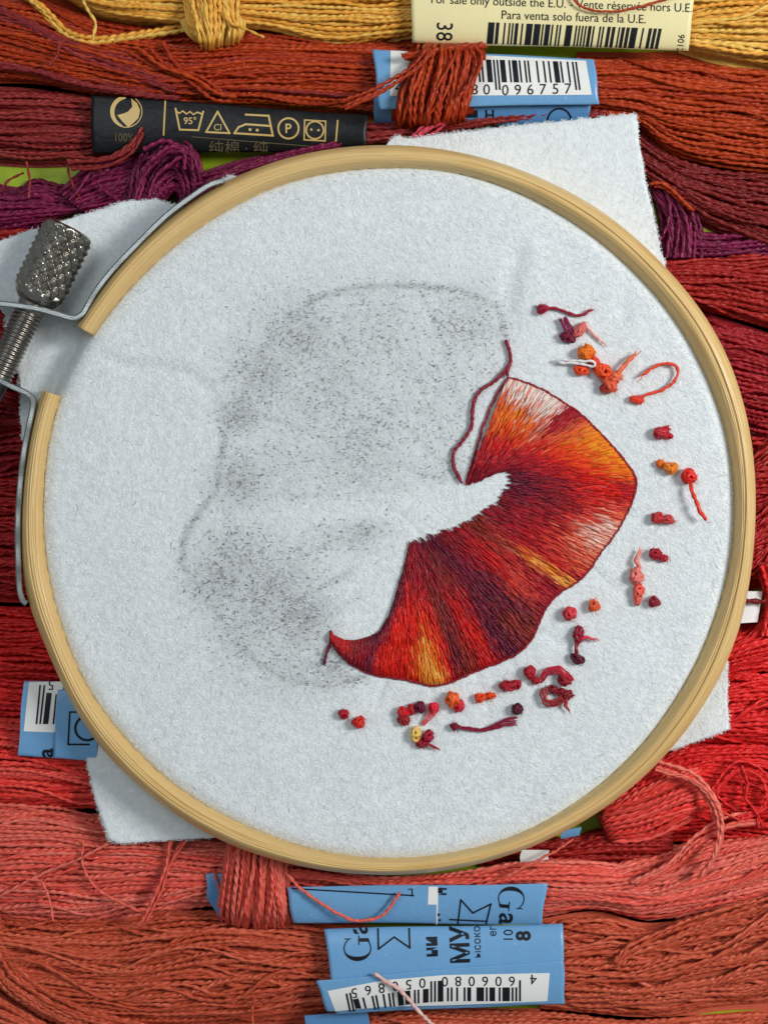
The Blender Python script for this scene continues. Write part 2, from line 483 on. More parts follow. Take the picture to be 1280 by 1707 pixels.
bundle(s_yel, [[(1130, -70), (1310, -80)], [(1130, 35), (1220, 22), (1310, 18)], [(1130, 74), (1200, 92), (1310, 110)]], 14, 22, 46, mat=M_YELLOW, seed=6)

# rust
s_rust = skein('rust red thread skein with a blue and white barcode band and knotted wrap', 800, 140)
bundle(s_rust, [[(-50, -30), (0, -12), (60, -6), (112, 14), (175, 36), (262, 50), (400, 54), (690, 66)],
                [(-50, 50), (60, 84), (200, 112), (300, 122), (450, 112), (690, 120)],
                [(-50, 128), (60, 134), (140, 150), (240, 164), (330, 172), (420, 172), (500, 178), (690, 194)]], 22, 8, 40, mat=M_RUST, seed=11, alt=(0.12, M_MAROON))
bundle(s_rust, [[(-50, -10), (20, 16), (80, 48), (150, 84), (220, 112), (300, 140)], [(-50, 20), (40, 50), (120, 92), (200, 125), (290, 158)]],
       5, 44, 10, mat=M_MAROON, seed=12, under=0)
bundle(s_rust, [[(-50, 92), (40, 104), (110, 128), (200, 146), (300, 160)], [(-50, 118), (50, 126), (110, 140), (200, 158), (300, 170)]],
       4, 42, 6, mat=M_MAROON, seed=13, under=0)
bundle(s_rust, [[(205, 85), (250, 110), (300, 130), (345, 168), (380, 175)], [(270, 70), (295, 108), (340, 120), (430, 128)]], 4, 50, 8, mat=M_RUST, seed=14, under=0)
bundle(s_rust, [[(98, 74), (96, 92), (84, 108)]], 1, 66, 0, r=3, mat=M_MAROON, seed=15, under=0)
bundle(s_rust, [[(960, 96), (1100, 100), (1200, 112), (1310, 118)], [(960, 148), (1120, 168), (1310, 190)], [(960, 196), (1060, 208), (1110, 246), (1180, 270), (1310, 286)]],
       18, 8, 42, mat=M_RUST, seed=16, drift=0.8)
bundle(s_rust, [[(698, 72, -50), (692, 82, -8), (680, 115), (668, 150), (664, 192, -14), (663, 214, -60)], [(746, 74, -50), (745, 84, -8), (738, 130), (726, 192, -14), (722, 214, -60)], [(796, 70, -50), (797, 80, -8), (798, 104), (786, 140), (778, 186, -14), (774, 208, -60)]],
       15, 92, 12, mat=M_RUST, seed=17, under=1, drift=1.4, zn=4)
bundle(s_rust, [[(716, 76), (690, 108), (662, 128), (620, 150), (570, 166)], [(722, 92), (694, 120), (664, 140), (622, 164), (575, 184)]], 3, 112, 4, mat=M_RUST, seed=18, under=0, r=4.2)
bundle(s_rust, [[(788, 76), (801, 90), (800, 112), (782, 142), (766, 160)]], 2, 112, 2, mat=M_RUST, seed=19, under=0, r=3.4)
bundle(s_rust, [[(668, 92), (730, 80), (800, 72)], [(676, 98), (740, 90), (815, 80)]], 4, 92, 6, mat=M_RUST, seed=20, under=0, drift=1)

# dark rose with the black band
s_rose = skein('dark rose thread skein with a black paper band printed in gold', 300, 215)
bundle(s_rose, [[(-50, 150), (60, 152), (190, 168)], [(-50, 205), (60, 210), (190, 214)], [(-50, 262), (60, 268), (150, 264), (190, 250)]], 14, 8, 34, mat=M_ROSE, seed=21)
bundle(s_rose, [[(110, 262), (170, 262), (215, 240), (238, 212)], [(120, 285), (180, 280), (220, 258), (240, 225)]], 5, 62, 6, mat=M_ROSE, seed=22, under=0, drift=1.2, r=4)
bundle(s_rose, [[(570, 205), (700, 206), (800, 194), (900, 184), (1010, 186)], [(570, 246), (660, 234), (760, 216), (880, 200), (1010, 196)]], 6, 34, 12, mat=M_ROSE, seed=23)
bundle(s_rose, [[(684, 226), (710, 204), (748, 196)], [(696, 240), (722, 224), (746, 204)]], 5, 60, 10, mat=M_HOTROSE, seed=24, under=0, r=4, drift=1)
bundle(s_rose, [[(1040, 205), (1120, 262), (1200, 286), (1310, 300)], [(1050, 260), (1130, 308), (1200, 336), (1310, 372)], [(1060, 296), (1130, 344), (1180, 374), (1240, 400), (1310, 436)]],
       15, 4, 30, mat=M_BROWNRED, seed=25, drift=0.8)
bundle(s_rose, [[(1078, 304), (1100, 300), (1130, 320), (1160, 352)], [(1090, 312), (1112, 318), (1150, 352)]], 3, 44, 4, mat=M_RUST, seed=26, under=0, r=3.6, drift=1)

# plum
s_plum = skein('dark plum thread skein with a loose knot of strands beside the black band', 150, 345)
bundle(s_plum, [[(-50, 302), (30, 318), (60, 304), (130, 318), (270, 330)], [(-50, 350), (60, 345), (150, 350), (270, 350)], [(-50, 390), (60, 378), (130, 352), (200, 344), (290, 350)]],
       11, 8, 26, mat=M_PLUM, seed=31, drift=0.8)
bundle(s_plum, [[(206, 340), (228, 268), (276, 222), (320, 236), (338, 300)], [(238, 348), (258, 300), (288, 272), (312, 296), (322, 350)], [(268, 350), (280, 326), (292, 318), (300, 328), (304, 350)]], 16, 36, 26, mat=M_PLUM, seed=32, under=1, drift=1.8, zn=5, r=5)
bundle(s_plum, [[(100, 322), (150, 284), (200, 272), (262, 250)], [(140, 352), (220, 340), (250, 320), (270, 292)]], 12, 30, 18, mat=M_PLUM, seed=330, drift=1.6, zn=4)
bundle(s_plum, [[(240, 250), (275, 235), (300, 250), (296, 280)], [(262, 290), (300, 262), (328, 262), (336, 290)]], 5, 84, 8, mat=M_PLUM, seed=33, under=0, drift=2, zn=4)
bundle(s_plum, [[(322, 296), (400, 270), (480, 252), (570, 232)], [(322, 350), (400, 308), (470, 276), (570, 250)]], 7, 50, 8, mat=M_PLUM, seed=34, under=1, drift=1)
bundle(s_plum, [[(160, 300), (180, 322), (210, 338), (250, 332)]], 1, 60, 0, mat=M_PLUM, seed=35, under=0, r=3.5)
bundle(s_plum, [[(45, 270), (50, 300), (48, 330)]], 1, 52, 0, mat=M_ROSE, seed=36, under=0, r=3)
bundle(s_plum, [[(112, 272), (118, 300), (140, 340)]], 1, 52, 0, mat=M_ROSE, seed=37, under=0, r=3)
bundle(s_plum, [[(40, 288), (14, 302), (2, 318), (-20, 326)]], 1, 40, 0, mat=M_ROSE, seed=38, under=0, r=2.6)
bundle(s_plum, [[(1076, 300), (1096, 340), (1104, 384), (1094, 430)], [(1138, 318), (1160, 360), (1166, 395), (1170, 430)]], 10, 18, 14, mat=M_PLUM, seed=39, drift=1.4)
bundle(s_plum, [[(1120, 384), (1150, 386), (1200, 392), (1310, 390)], [(1120, 424), (1200, 430), (1310, 424)]], 5, 16, 8, mat=M_PLUM, seed=40, drift=1)

# dark red
s_dred = skein('dark brick red thread skein under the upper right edge of the hoop', 1200, 475)
bundle(s_dred, [[(1060, 436), (1180, 428), (1310, 424)], [(1070, 470), (1200, 482), (1310, 505)], [(1090, 494), (1200, 520), (1310, 552)]], 12, 12, 40, mat=M_DARKRED, seed=41, drift=0.8)
bundle(s_dred, [[(-50, 382), (20, 384), (90, 386)], [(-50, 440), (10, 425), (90, 408)]], 6, 20, 26, mat=M_DARKRED, seed=42)

# crimson
s_crim = skein('deep crimson thread skein behind the right edge of the hoop', 1240, 630)
bundle(s_crim, [[(1110, 520), (1200, 540), (1310, 574)], [(1150, 600), (1220, 618), (1310, 640)], [(1170, 700), (1240, 722), (1310, 735)]], 20, 8, 46, mat=M_CRIMSON, seed=51, drift=0.9)
bundle(s_crim, [[(-50, 490), (10, 518), (60, 570)], [(-50, 560), (10, 580), (70, 620)], [(-50, 650), (0, 640), (80, 650)]], 15, 6, 34, mat=M_CRIMSON, seed=52)
bundle(s_crim, [[(-50, 640), (0, 652), (90, 690)], [(-50, 720), (20, 708), (90, 715)], [(-50, 806), (20, 790), (90, 770)]], 14, 6, 40, mat=M_CRIMSON, seed=53, drift=1.2)

# deep scarlet
s_scar = skein('deep scarlet thread skein with frayed strands beside the white card', 1250, 880)
bundle(s_scar, [[(1190, 790), (1240, 768), (1275, 735), (1310, 700)], [(1190, 800), (1250, 790), (1310, 760)]], 4, 14, 22, mat=M_DARKRED, seed=61, drift=1)
bundle(s_scar, [[(1200, 715), (1310, 715)], [(1180, 850), (1310, 830)]], 14, 4, 14, mat=M_SCARLET, seed=610)
bundle(s_scar, [[(1190, 850), (1255, 835), (1310, 805)], [(1190, 920), (1255, 900), (1310, 870)], [(1190, 984), (1245, 972), (1310, 955)]], 16, 8, 44, mat=M_SCARLET, seed=62, drift=1.3)
bundle(s_scar, [[(1200, 975), (1262, 950), (1310, 890)], [(1215, 960), (1270, 920), (1310, 850)]], 4, 52, 4, mat=M_SCARLET, seed=63, under=0, drift=1.5, r=4)
bundle(s_scar, [[(1190, 1004), (1240, 1001), (1275, 1003)]], 1, 62, 0, mat=M_BROWNRED, seed=64, under=0, r=6.5)
bundle(s_scar, [[(-50, 800), (10, 798), (100, 808)], [(-50, 900), (20, 890), (100, 900)], [(-50, 985), (20, 992), (120, 990)]], 22, 6, 46, mat=M_SCARLET, seed=65, drift=1)

# red
s_red = skein('bright red thread skein with a short blue band at its left', 120, 1090)
bundle(s_red, [[(1190, 1080), (1225, 1050), (1262, 1042), (1278, 1008), (1310, 975)], [(1150, 1110), (1220, 1085), (1310, 1060)], [(1150, 1146), (1230, 1122), (1310, 1104)]],
       13, 8, 44, mat=M_RED, seed=71, drift=1.3)
bundle(s_red, [[(1262, 945), (1276, 1000), (1262, 1060)], [(1310, 940), (1320, 1000), (1310, 1060)]], 7, 50, 16, mat=M_RED, seed=720, drift=1)
bundle(s_red, [[(1120, 1140), (1220, 1126), (1310, 1134)], [(1120, 1190), (1220, 1190), (1310, 1185)], [(1120, 1240), (1230, 1236), (1310, 1244)]], 14, 8, 44, mat=M_RED, seed=72, drift=1.2)
bundle(s_red, [[(-50, 1010), (30, 1016), (190, 1010)], [(-50, 1070), (60, 1072), (190, 1075)], [(-50, 1128), (60, 1132), (190, 1140)]], 16, 6, 44, mat=M_RED, seed=73, drift=1)
bundle(s_red, [[(-50, 1120), (40, 1130), (200, 1140)], [(-50, 1190), (60, 1195), (200, 1200)]], 10, 6, 26, mat=M_RED, seed=74, drift=0.9)

# coral red
s_coral = skein('coral red thread skein with a folded loop under the lower right of the hoop', 1120, 1330)
bundle(s_coral, [[(-50, 1188), (40, 1196), (240, 1210)], [(-50, 1262), (60, 1266), (240, 1280)], [(-50, 1335), (100, 1342), (280, 1340)]], 19, 8, 44, mat=M_CORAL, seed=81, drift=0.9)
bundle(s_coral, [[(1060, 1275), (1140, 1246), (1220, 1238), (1310, 1246)], [(1060, 1310), (1180, 1300), (1310, 1310)], [(1040, 1396), (1150, 1396), (1310, 1412)]], 24, 6, 38, mat=M_RED, seed=82, drift=1.4)
bundle(s_coral, [[(1008, 1340, -40), (1016, 1334, -8), (1060, 1308), (1140, 1272), (1200, 1262, -45)], [(1000, 1362, -40), (1006, 1360, -8), (1070, 1345), (1150, 1314), (1210, 1300, -45)], [(1016, 1404, -40), (1026, 1403, -8), (1080, 1396), (1155, 1364), (1215, 1348, -45)]], 15, 32, 26, mat=M_CORAL, seed=83, drift=0.6)
bundle(s_coral, [[(1185, 1310), (1230, 1270), (1275, 1290), (1282, 1340), (1240, 1370)], [(1190, 1330), (1225, 1290), (1262, 1300), (1270, 1340), (1225, 1360)]], 3, 60, 4, mat=M_RED, seed=84, under=0, drift=1.5, r=3.4)
bundle(s_coral, [[(1228, 1278), (1236, 1320), (1258, 1350), (1252, 1380)], [(1236, 1276), (1252, 1310), (1244, 1340), (1290, 1380)]], 3, 62, 4, mat=M_RED, seed=85, under=0, drift=2, r=3)
bundle(s_coral, [[(1185, 1340), (1220, 1362), (1270, 1378), (1310, 1372)]], 2, 60, 2, mat=M_CORAL, seed=86, under=0, r=3)

bundle(s_coral, [[(800, 1400), (880, 1402), (960, 1396), (1010, 1385), (1120, 1395)], [(800, 1440), (930, 1440), (1020, 1444), (1120, 1440)]], 10, 6, 20, mat=M_DARKRED, seed=87)  # darker strands added to stand in for the shadow in this gap
# salmon
s_salm = skein('salmon pink thread skein wrapped across its middle beside a blue band', 640, 1450)
bundle(s_salm, [[(-50, 1345), (100, 1352), (250, 1385), (400, 1400), (560, 1440)], [(-50, 1440), (150, 1432), (380, 1440), (560, 1460)], [(-50, 1518), (60, 1528), (130, 1538), (250, 1518), (400, 1502), (560, 1500)]],
       24, 8, 44, mat=M_SALMON, seed=91, drift=0.8)
bundle(s_salm, [[(460, 1436), (540, 1448), (640, 1462), (760, 1456), (860, 1440), (960, 1436, -12), (1060, 1446, -34), (1120, 1452, -60)], [(460, 1462), (540, 1470), (640, 1482), (760, 1486), (860, 1474), (960, 1470, -12), (1060, 1474, -34), (1120, 1474, -60)]], 6, 62, 10, mat=M_SALMON, seed=92, under=1, drift=0.7)
bundle(s_salm, [[(880, 1432), (1000, 1440), (1130, 1412), (1310, 1385)], [(880, 1480), (1050, 1486), (1150, 1466), (1310, 1420)], [(880, 1526), (990, 1512), (1080, 1528), (1190, 1510), (1310, 1476)]],
       19, 8, 46, mat=M_SALMON, seed=93, drift=1.0)
bundle(s_salm, [[(388, 1400), (378, 1470), (372, 1518, -12), (371, 1540, -60)], [(432, 1405), (430, 1480), (425, 1526, -12), (423, 1548, -60)], [(482, 1425), (474, 1480), (481, 1522, -12), (484, 1544, -60)]], 13, 84, 12, mat=M_SALMON, seed=94, under=1, drift=0.7)
bundle(s_salm, [[(1096, 1270), (1160, 1292), (1198, 1336), (1206, 1388), (1192, 1430), (1166, 1462)], [(1090, 1284), (1150, 1304), (1182, 1342), (1194, 1388), (1184, 1430), (1164, 1464)]],
       4, 76, 8, mat=M_SALMON, seed=95, under=0, drift=1.2, r=4.2)
bundle(s_salm, [[(1050, 1470), (1110, 1436), (1150, 1392), (1196, 1362), (1250, 1356)], [(1070, 1474), (1130, 1444), (1170, 1408), (1230, 1384), (1270, 1376)]], 5, 60, 6, mat=M_SALMON, seed=96, under=0, drift=1.4, r=4)
for k, g in enumerate([[(186, 1402), (130, 1430), (70, 1456), (0, 1494), (-40, 1512)], [(40, 1464), (64, 1466), (78, 1496), (84, 1532)],
                       [(140, 1400), (138, 1446), (168, 1486), (252, 1528)], [(306, 1398), (280, 1440), (264, 1486), (240, 1532)],
                       [(282, 1400), (272, 1450), (252, 1500), (236, 1534)], [(352, 1446), (362, 1480), (368, 1530)]]):
    bundle(s_salm, [g, [(x + 5, y + 3) for x, y in g]], 2 if k in (3, 4) else 1, 62, 2, mat=M_SALMON, seed=970 + k, under=0, r=3.2)

# terracotta
s_terr = skein('terracotta thread skein with a blue band and upside down barcode', 740, 1610)
bundle(s_terr, [[(-30, 1528), (150, 1540), (300, 1522), (450, 1532), (620, 1556)], [(-10, 1580), (180, 1598), (350, 1580), (620, 1596)],
                [(20, 1640), (200, 1662), (350, 1656), (620, 1640)], [(60, 1690), (250, 1704), (400, 1700), (620, 1676)]], 22, 8, 44, mat=M_TERRA, seed=101, drift=1.3, zn=4, clump=0.8, cl=3.5)
bundle(s_terr, [[(-14, 1500), (14, 1570), (64, 1632), (160, 1684), (270, 1716)], [(-70, 1540), (-10, 1630), (60, 1684), (170, 1730)]], 9, 46, 10, mat=M_TERRA, seed=102, drift=0.9)
bundle(s_terr, [[(-60, 1600), (0, 1655), (90, 1712)], [(-60, 1720), (40, 1740), (120, 1770)]], 12, 14, 30, mat=M_TERRA, seed=103)
bundle(s_terr, [[(900, 1542), (1000, 1528), (1080, 1548), (1180, 1524), (1310, 1484)], [(900, 1600), (1050, 1592), (1150, 1572), (1310, 1540)],
                [(900, 1642), (1080, 1646), (1310, 1610)], [(900, 1676), (1080, 1688), (1200, 1670), (1310, 1664)]], 20, 8, 46, mat=M_TERRA, seed=104, drift=1.3, zn=4, clump=0.8, cl=3.5)
bundle(s_terr, [[(1020, 1602), (1050, 1570), (1130, 1540), (1260, 1500)], [(1030, 1606), (1070, 1585), (1150, 1556), (1260, 1520)]], 4, 58, 4, mat=M_TERRA, seed=105, under=0, drift=1)
bundle(s_terr, [[(425, 1662), (420, 1690), (428, 1720)]], 1, 60, 0, mat=M_TERRA, seed=106, under=0, r=3.4)

s_terr2 = skein('brown terracotta thread skein cut off by the bottom edge of the photo', 900, 1710)
bundle(s_terr2, [[(540, 1712), (660, 1682), (800, 1690), (940, 1692), (1080, 1704), (1310, 1690)], [(540, 1790), (900, 1790), (1310, 1790)]], 14, 6, 30, mat=M_TERRA, seed=111, drift=1.0)
bundle(s_terr2, [[(-50, 1722), (200, 1722), (540, 1712)], [(-50, 1790), (540, 1790)]], 10, 4, 24, mat=M_TERRA, seed=112)

# ------------------------------------------------------------------ paper bands and what is printed on them
class Band:
    """a strip of paper wrapped over a skein: four corners, arched across"""
    def __init__(self, tl, tr, br, bl, z, h, a0=-0.9, a1=0.9, bow=0.0):
        self.c = [np.array(p, float) for p in (tl, tr, br, bl)]
        self.z, self.h, self.a0, self.a1, self.bow = z, h, a0, a1, bow
    def xy(self, u, v):
        u = np.asarray(u, float)[..., None]; v = np.asarray(v, float)[..., None]
        tl, tr, br, bl = self.c
        p = (tl * (1 - u) + tr * u) * (1 - v) + (bl * (1 - u) + br * u) * v
        p = p + np.concatenate([0.9 * np.sin(v * 7 + tl[0]), self.bow * (2 * u - 1) ** 2 * (0.3 + 0.7 * v) + 0.8 * np.sin(u * 6 * np.linalg.norm(tr - tl) / 300.0 + tl[1])], -1)
        return p
    def zz(self, v, u=0.5):
        a = self.a0 + (self.a1 - self.a0) * np.clip(v, -0.1, 1.1)
        w = self.c[0][0]
        f = np.linalg.norm(self.c[1] - self.c[0]) / 300.0
        return self.z + 1.2 * np.sin(u * 5 * f + w) + 0.6 * np.sin(u * 11 * f + v * 4 + w * 2) + self.h * np.sqrt(np.maximum(0.02, 1 - np.clip(a, -1, 1) ** 2))
    def inv(self, x, y):
        x = np.asarray(x, float); y = np.asarray(y, float)
        u = np.full(x.shape, .5); v = np.full(x.shape, .5)
        for _ in range(7):
            p = self.xy(u, v); e = 1e-3
            du = (self.xy(u + e, v) - p) / e; dv = (self.xy(u, v + e) - p) / e
            rx, ry = x - p[..., 0], y - p[..., 1]
            det = du[..., 0] * dv[..., 1] - du[..., 1] * dv[..., 0]
            u = u + (rx * dv[..., 1] - ry * dv[..., 0]) / det
            v = v + (du[..., 0] * ry - du[..., 1] * rx) / det
        return u, v
    def lift(self, x, y, off):
        u, v = self.inv(x, y)
        return at(x, y, self.zz(v, u) + off)
    def build(self, root, mat, name='paper_band', seed=0, wob=0.8):
        nu, nv = 70, 26
        u, v = np.meshgrid(np.linspace(0, 1, nu), np.linspace(0, 1, nv))
        p = self.xy(u, v)
        z = self.zz(v, u)
        top = at(p[..., 0], p[..., 1], z).reshape(-1, 3)
        bot = at(p[..., 0], p[..., 1], z - 2.2).reshape(-1, 3)
        i, j = np.meshgrid(np.arange(nu - 1), np.arange(nv - 1))
        a = (j * nu + i).ravel()
        F = np.stack([a, a + nu, a + nu + 1, a + 1], -1)
        n = nu * nv
        F2 = F[:, ::-1] + n
        rim = np.concatenate([np.arange(nu), (np.arange(1, nv) * nu + nu - 1), (nv - 1) * nu + np.arange(nu - 2, -1, -1), np.arange(nv - 2, 0, -1) * nu])
        r2 = np.roll(rim, -1)
        F3 = np.stack([rim, r2, r2 + n, rim + n], -1)
        m = make_mesh(name, np.vstack([top, bot]), np.vstack([F, F2, F3]))
        self.obj = part(name, m, mat, root)
        return self.obj
    def mark(self, name, polys, mat, off=0.7, step=5.0):
        if name in ('lettering', 'symbol', 'white_panel'):
            for g in polys:
                self.mark_one(name, g if isinstance(g, list) else [g], mat, off, step)
        else:
            self.mark_one(name, polys, mat, off, step)
    def mark_one(self, name, polys, mat, off=0.7, step=5.0):
        """polys: list of (verts (n,2), faces) flat print; sliced so that it follows the arch"""
        bm = bmesh.new()
        for Vp, Fp in polys:
            vs = [bm.verts.new((float(a), float(b), 0)) for a, b in Vp]
            for f in Fp:
                try: bm.faces.new([vs[i] for i in f])
                except ValueError: pass
        if not bm.verts:
            bm.free(); return
        ys = [v.co.y for v in bm.verts]
        y = min(ys) + step * 0.5
        while y < max(ys):
            bmesh.ops.bisect_plane(bm, geom=bm.verts[:] + bm.edges[:] + bm.faces[:], plane_co=(0, y, 0), plane_no=(0, 1, 0), dist=1e-4)
            y += step
        xs = [v.co.x for v in bm.verts]
        x = min(xs) + 6.0
        while x < max(xs):
            bmesh.ops.bisect_plane(bm, geom=bm.verts[:] + bm.edges[:] + bm.faces[:], plane_co=(x, 0, 0), plane_no=(1, 0, 0), dist=1e-4)
            x += 12.0
        bm.faces.ensure_lookup_table()
        cen = np.array([f.calc_center_median() for f in bm.faces])
        uu, vv = self.inv(cen[:, 0], cen[:, 1])
        out = [f for f, a, c in zip(bm.faces[:], uu, vv) if not (0.004 < a < 0.996 and 0.004 < c < 0.996)]
        if out: bmesh.ops.delete(bm, geom=out, context='FACES')
        if not bm.verts:
            bm.free(); return
        X = np.array([v.co for v in bm.verts])
        W = self.lift(X[:, 0], X[:, 1], off)
        for v, w in zip(bm.verts, W): v.co = w
        bm.normal_update()
        for f in bm.faces:
            if f.normal.z < 0: f.normal_flip()
        m = bpy.data.meshes.new(name); bm.to_mesh(m); bm.free()
        o = link(name, m, mat, self.obj)
        return o

def quad(a, b, c, d):
    return (np.array([a, b, c, d], float), [(0, 1, 2, 3)])

def stroke(pts, w, closed=False):
    p = np.asarray(pts, float)
    if closed: p = np.vstack([p, p[:1]])
    t = np.gradient(p, axis=0)
    if closed:
        t[0] = t[-1] = p[1] - p[-2]
    t /= np.linalg.norm(t, axis=1, keepdims=True) + 1e-9
    nrm = np.stack([-t[:, 1], t[:, 0]], -1) * w / 2
    V = np.vstack([p + nrm, p - nrm]); n = len(p)
    return (V, [(i, i + 1, n + i + 1, n + i) for i in range(n - 1)])

def line(a, b, w): return stroke([a, b], w)
def path(pts, w, closed=False):
    out = []
    P_ = list(pts) + ([pts[0]] if closed else [])
    for a, b in zip(P_[:-1], P_[1:]):
        a = np.array(a, float); b = np.array(b, float)
        d = (b - a) / (np.linalg.norm(b - a) + 1e-9) * w * 0.45
        out.append(stroke([a - d, b + d], w))
    return out
def circle(cx, cy, r, w, a0=0, a1=360, ry=None):
    t = np.radians(np.linspace(a0, a1, 30)); ry = ry or r
    return stroke(np.stack([cx + r * np.cos(t), cy + ry * np.sin(t)], -1), w)
def disc(cx, cy, r):
    t = np.radians(np.arange(0, 360, 30))
    return (np.stack([cx + r * np.cos(t), cy + r * np.sin(t)], -1), [tuple(range(12))])

def text(s, cx, cy, h=None, w=None, rot=0.0, weight=0.0, shear=0.0, squeeze=1.0):
    """flat lettering centred on (cx, cy); h is the height of a capital, w the full width; rot clockwise as seen"""
    cu = bpy.data.curves.new('lettering', 'FONT')
    cu.body = s; cu.size = 1.0; cu.fill_mode = 'FRONT'; cu.resolution_u = 3
    cu.offset = weight; cu.shear = shear
    o = bpy.data.objects.new('lettering', cu)
    COL.objects.link(o)
    dg = bpy.context.evaluated_depsgraph_get()
    me = o.evaluated_get(dg).to_mesh()
    V = np.array([v.co[:2] for v in me.vertices]).reshape(-1, 2)
    F = [tuple(p.vertices) for p in me.polygons]
    o.evaluated_get(dg).to_mesh_clear()
    bpy.data.objects.remove(o); bpy.data.curves.remove(cu)
    if len(V) == 0: return (np.zeros((0, 2)), [])
    lo, hi = V.min(0), V.max(0)
    V = V - (lo + hi) / 2
    k = h / 0.72 if h else w / (hi[0] - lo[0])
    sx = (w / (hi[0] - lo[0])) if w else k * squeeze
    V = V * np.array([sx, -k])
    a = math.radians(rot); c, s_ = math.cos(a), math.sin(a)
    return (np.stack([cx + V[:, 0] * c - V[:, 1] * s_, cy + V[:, 0] * s_ + V[:, 1] * c], -1), F)

def serif_g(cx, cy, h, rot):
    """a thick-and-thin capital G drawn as a crescent with a spur"""
    t = np.radians(np.linspace(38, 322, 30))
    ro_ = np.stack([0.46 * np.cos(t), 0.5 * np.sin(t)], -1)
    w = 0.035 + 0.125 * np.clip(-np.cos(t), 0, 1) ** 0.7
    ri_ = np.stack([(0.46 - w) * np.cos(t), (0.5 - 0.035) * np.sin(t)], -1)
    P_ = [(np.vstack([ro_, ri_]), [(k, k + 1, 31 + k, 30 + k) for k in range(29)]),
          quad((0.24, 0.06), (0.37, 0.06), (0.37, 0.40), (0.24, 0.45)), quad((0.12, 0.04), (0.47, 0.04), (0.47, 0.075), (0.12, 0.075)),
          quad((0.33, -0.46), (0.37, -0.46), (0.37, -0.22), (0.345, -0.22))]
    a = math.radians(rot); c, s_ = math.cos(a), math.sin(a)
    R = np.array([[c, s_], [-s_, c]])
    return [((V_ * h) @ R + (cx, cy), F_) for V_, F_ in P_]

def ean13(d):
    L = '0001101 0011001 0010011 0111101 0100011 0110001 0101111 0111011 0110111 0001011'.split()
    par = 'LLLLLL LLGLGG LLGGLG LLGGGL LGLLGG LGGLLG LGGGLL LGLGLG LGLGGL LGGLGL'.split()
    R = [''.join('10'[int(c)] for c in x) for x in L]; Gc = [x[::-1] for x in R]
    s = '101'
    for k in range(6):
        s += (L if par[int(d[0])][k] == 'L' else Gc)[int(d[k + 1])]
    s += '01010'
    for k in range(6): s += R[int(d[k + 7])]
    return s + '101'

def bars(code, tl, tr, br, bl, guard=0.0, skip=lambda u: False):
    tl, tr, br, bl = [np.array(p, float) for p in (tl, tr, br, bl)]
    out = []; n = len(code); i = 0
    while i < n:
        if code[i] == '1':
            j = i
            while j < n and code[j] == '1': j += 1
            u0, u1 = i / n, j / n
            e = 1 + (guard if (i < 3 or i >= n - 3 or n // 2 - 2 <= i <= n // 2 + 2) else 0)
            if not skip(u0):
                A = tl + (tr - tl) * u0; B = tl + (tr - tl) * u1
                C = bl + (br - bl) * u1; D_ = bl + (br - bl) * u0
                out.append(quad(A, B, B + (C - B) * e, A + (D_ - A) * e))
            i = j
        else: i += 1
    return out

# cream band on the yellow skein
b = Band((686, -70), (1166, -70), (1146, 84), (686, 72), 62, 34, -0.45, 0.97)
b.build(s_yel, M_CREAM)
b.mark('lettering', [text('For sale only outside the E.U. - Vente réservée hors U.E.', 936, 8, w=434, h=15, rot=2.0),
                     text('Para venta solo fuera de la U.E.', 956, 28, w=240, h=15, rot=1.8),
                     text('38', 741, 53, h=28, rot=92, squeeze=0.85), text('9012', 1134, 72, h=11, rot=96)], M_INK, step=4)
rb = random.Random(5)
code = ''.join(('1' * rb.choice([1, 1, 2, 3, 4])) + ('0' * rb.choice([1, 1, 1, 2, 3])) for _ in range(33))
b.mark('barcode', bars(code, (814, 37), (1108, 48), (1101, 82), (811, 73)), M_INK, step=4)

# blue band on the rust skein: an upper fold and a lower fold
b = Band((622, 160), (984, 172), (980, 212), (624, 206), 30, 30, 0.3, 0.97)
b.build(s_rust, M_BLUE2)
b.mark('lettering', [quad((776, 184), (796, 184), (796, 196), (776, 196)), text('Н', 816, 192, h=17, weight=0.02), [circle(932, 203, 20, 3.2, 180, 360, 22),
                     line((912, 203), (912, 212), 3), line((952, 203), (952, 212), 3)]], M_INK, step=4)
b = Band((621, 82), (990, 98), (999, 173), (632, 182), 58, 22, -0.9, 0.75)
b.build(s_rust, M_BLUE)
b.mark('white_panel', [quad((651, 84), (976, 101), (986, 158), (650, 160))], M_WHITE, 0.7)
b.mark('barcode', bars(ean13('4606080096757'), (690, 96), (961, 103), (966, 138), (692, 136), 0.34), M_INK, 1.4, step=4)
b.mark('lettering', [text('4', 664, 146, h=18)] + [text(c, 711 + i * 20, 149, h=18) for i, c in enumerate('606080')]
       + [text(c, 842 + i * 20.9, 150 - 0.5 * i, h=18) for i, c in enumerate('096757')], M_INK, 1.4, step=4)

# black band on the dark rose skein
b = Band((152, 158), (613, 192), (611, 252), (154, 256), 44, 20, -0.6, 0.9)
b.build(s_rose, M_BLACK)
lf = np.radians(np.linspace(105, 292, 24))
lw_ = 1.5 + 4.2 * np.sin(np.linspace(0, np.pi, 24)) ** 0.6
lo_ = np.stack([211 + 25.5 * np.cos(lf), 186 + 25.5 * np.sin(lf)], -1); li_ = np.stack([211 + (25.5 - lw_) * np.cos(lf), 186 + (25.5 - lw_) * np.sin(lf)], -1)
g = [[circle(211, 186, 26.2, 1.5), (np.vstack([lo_, li_]), [(q, q + 1, 25 + q, 24 + q) for q in range(23)]),
      (np.array([(219, 164), (229, 172), (234, 184), (231, 197), (222, 206), (214, 212), (205, 203), (196, 192), (207, 189), (214, 186), (221, 178)], float), [tuple(range(11))])],
     line((276, 168), (273, 226), 2.6), line((563, 200), (560, 236), 2.6)]
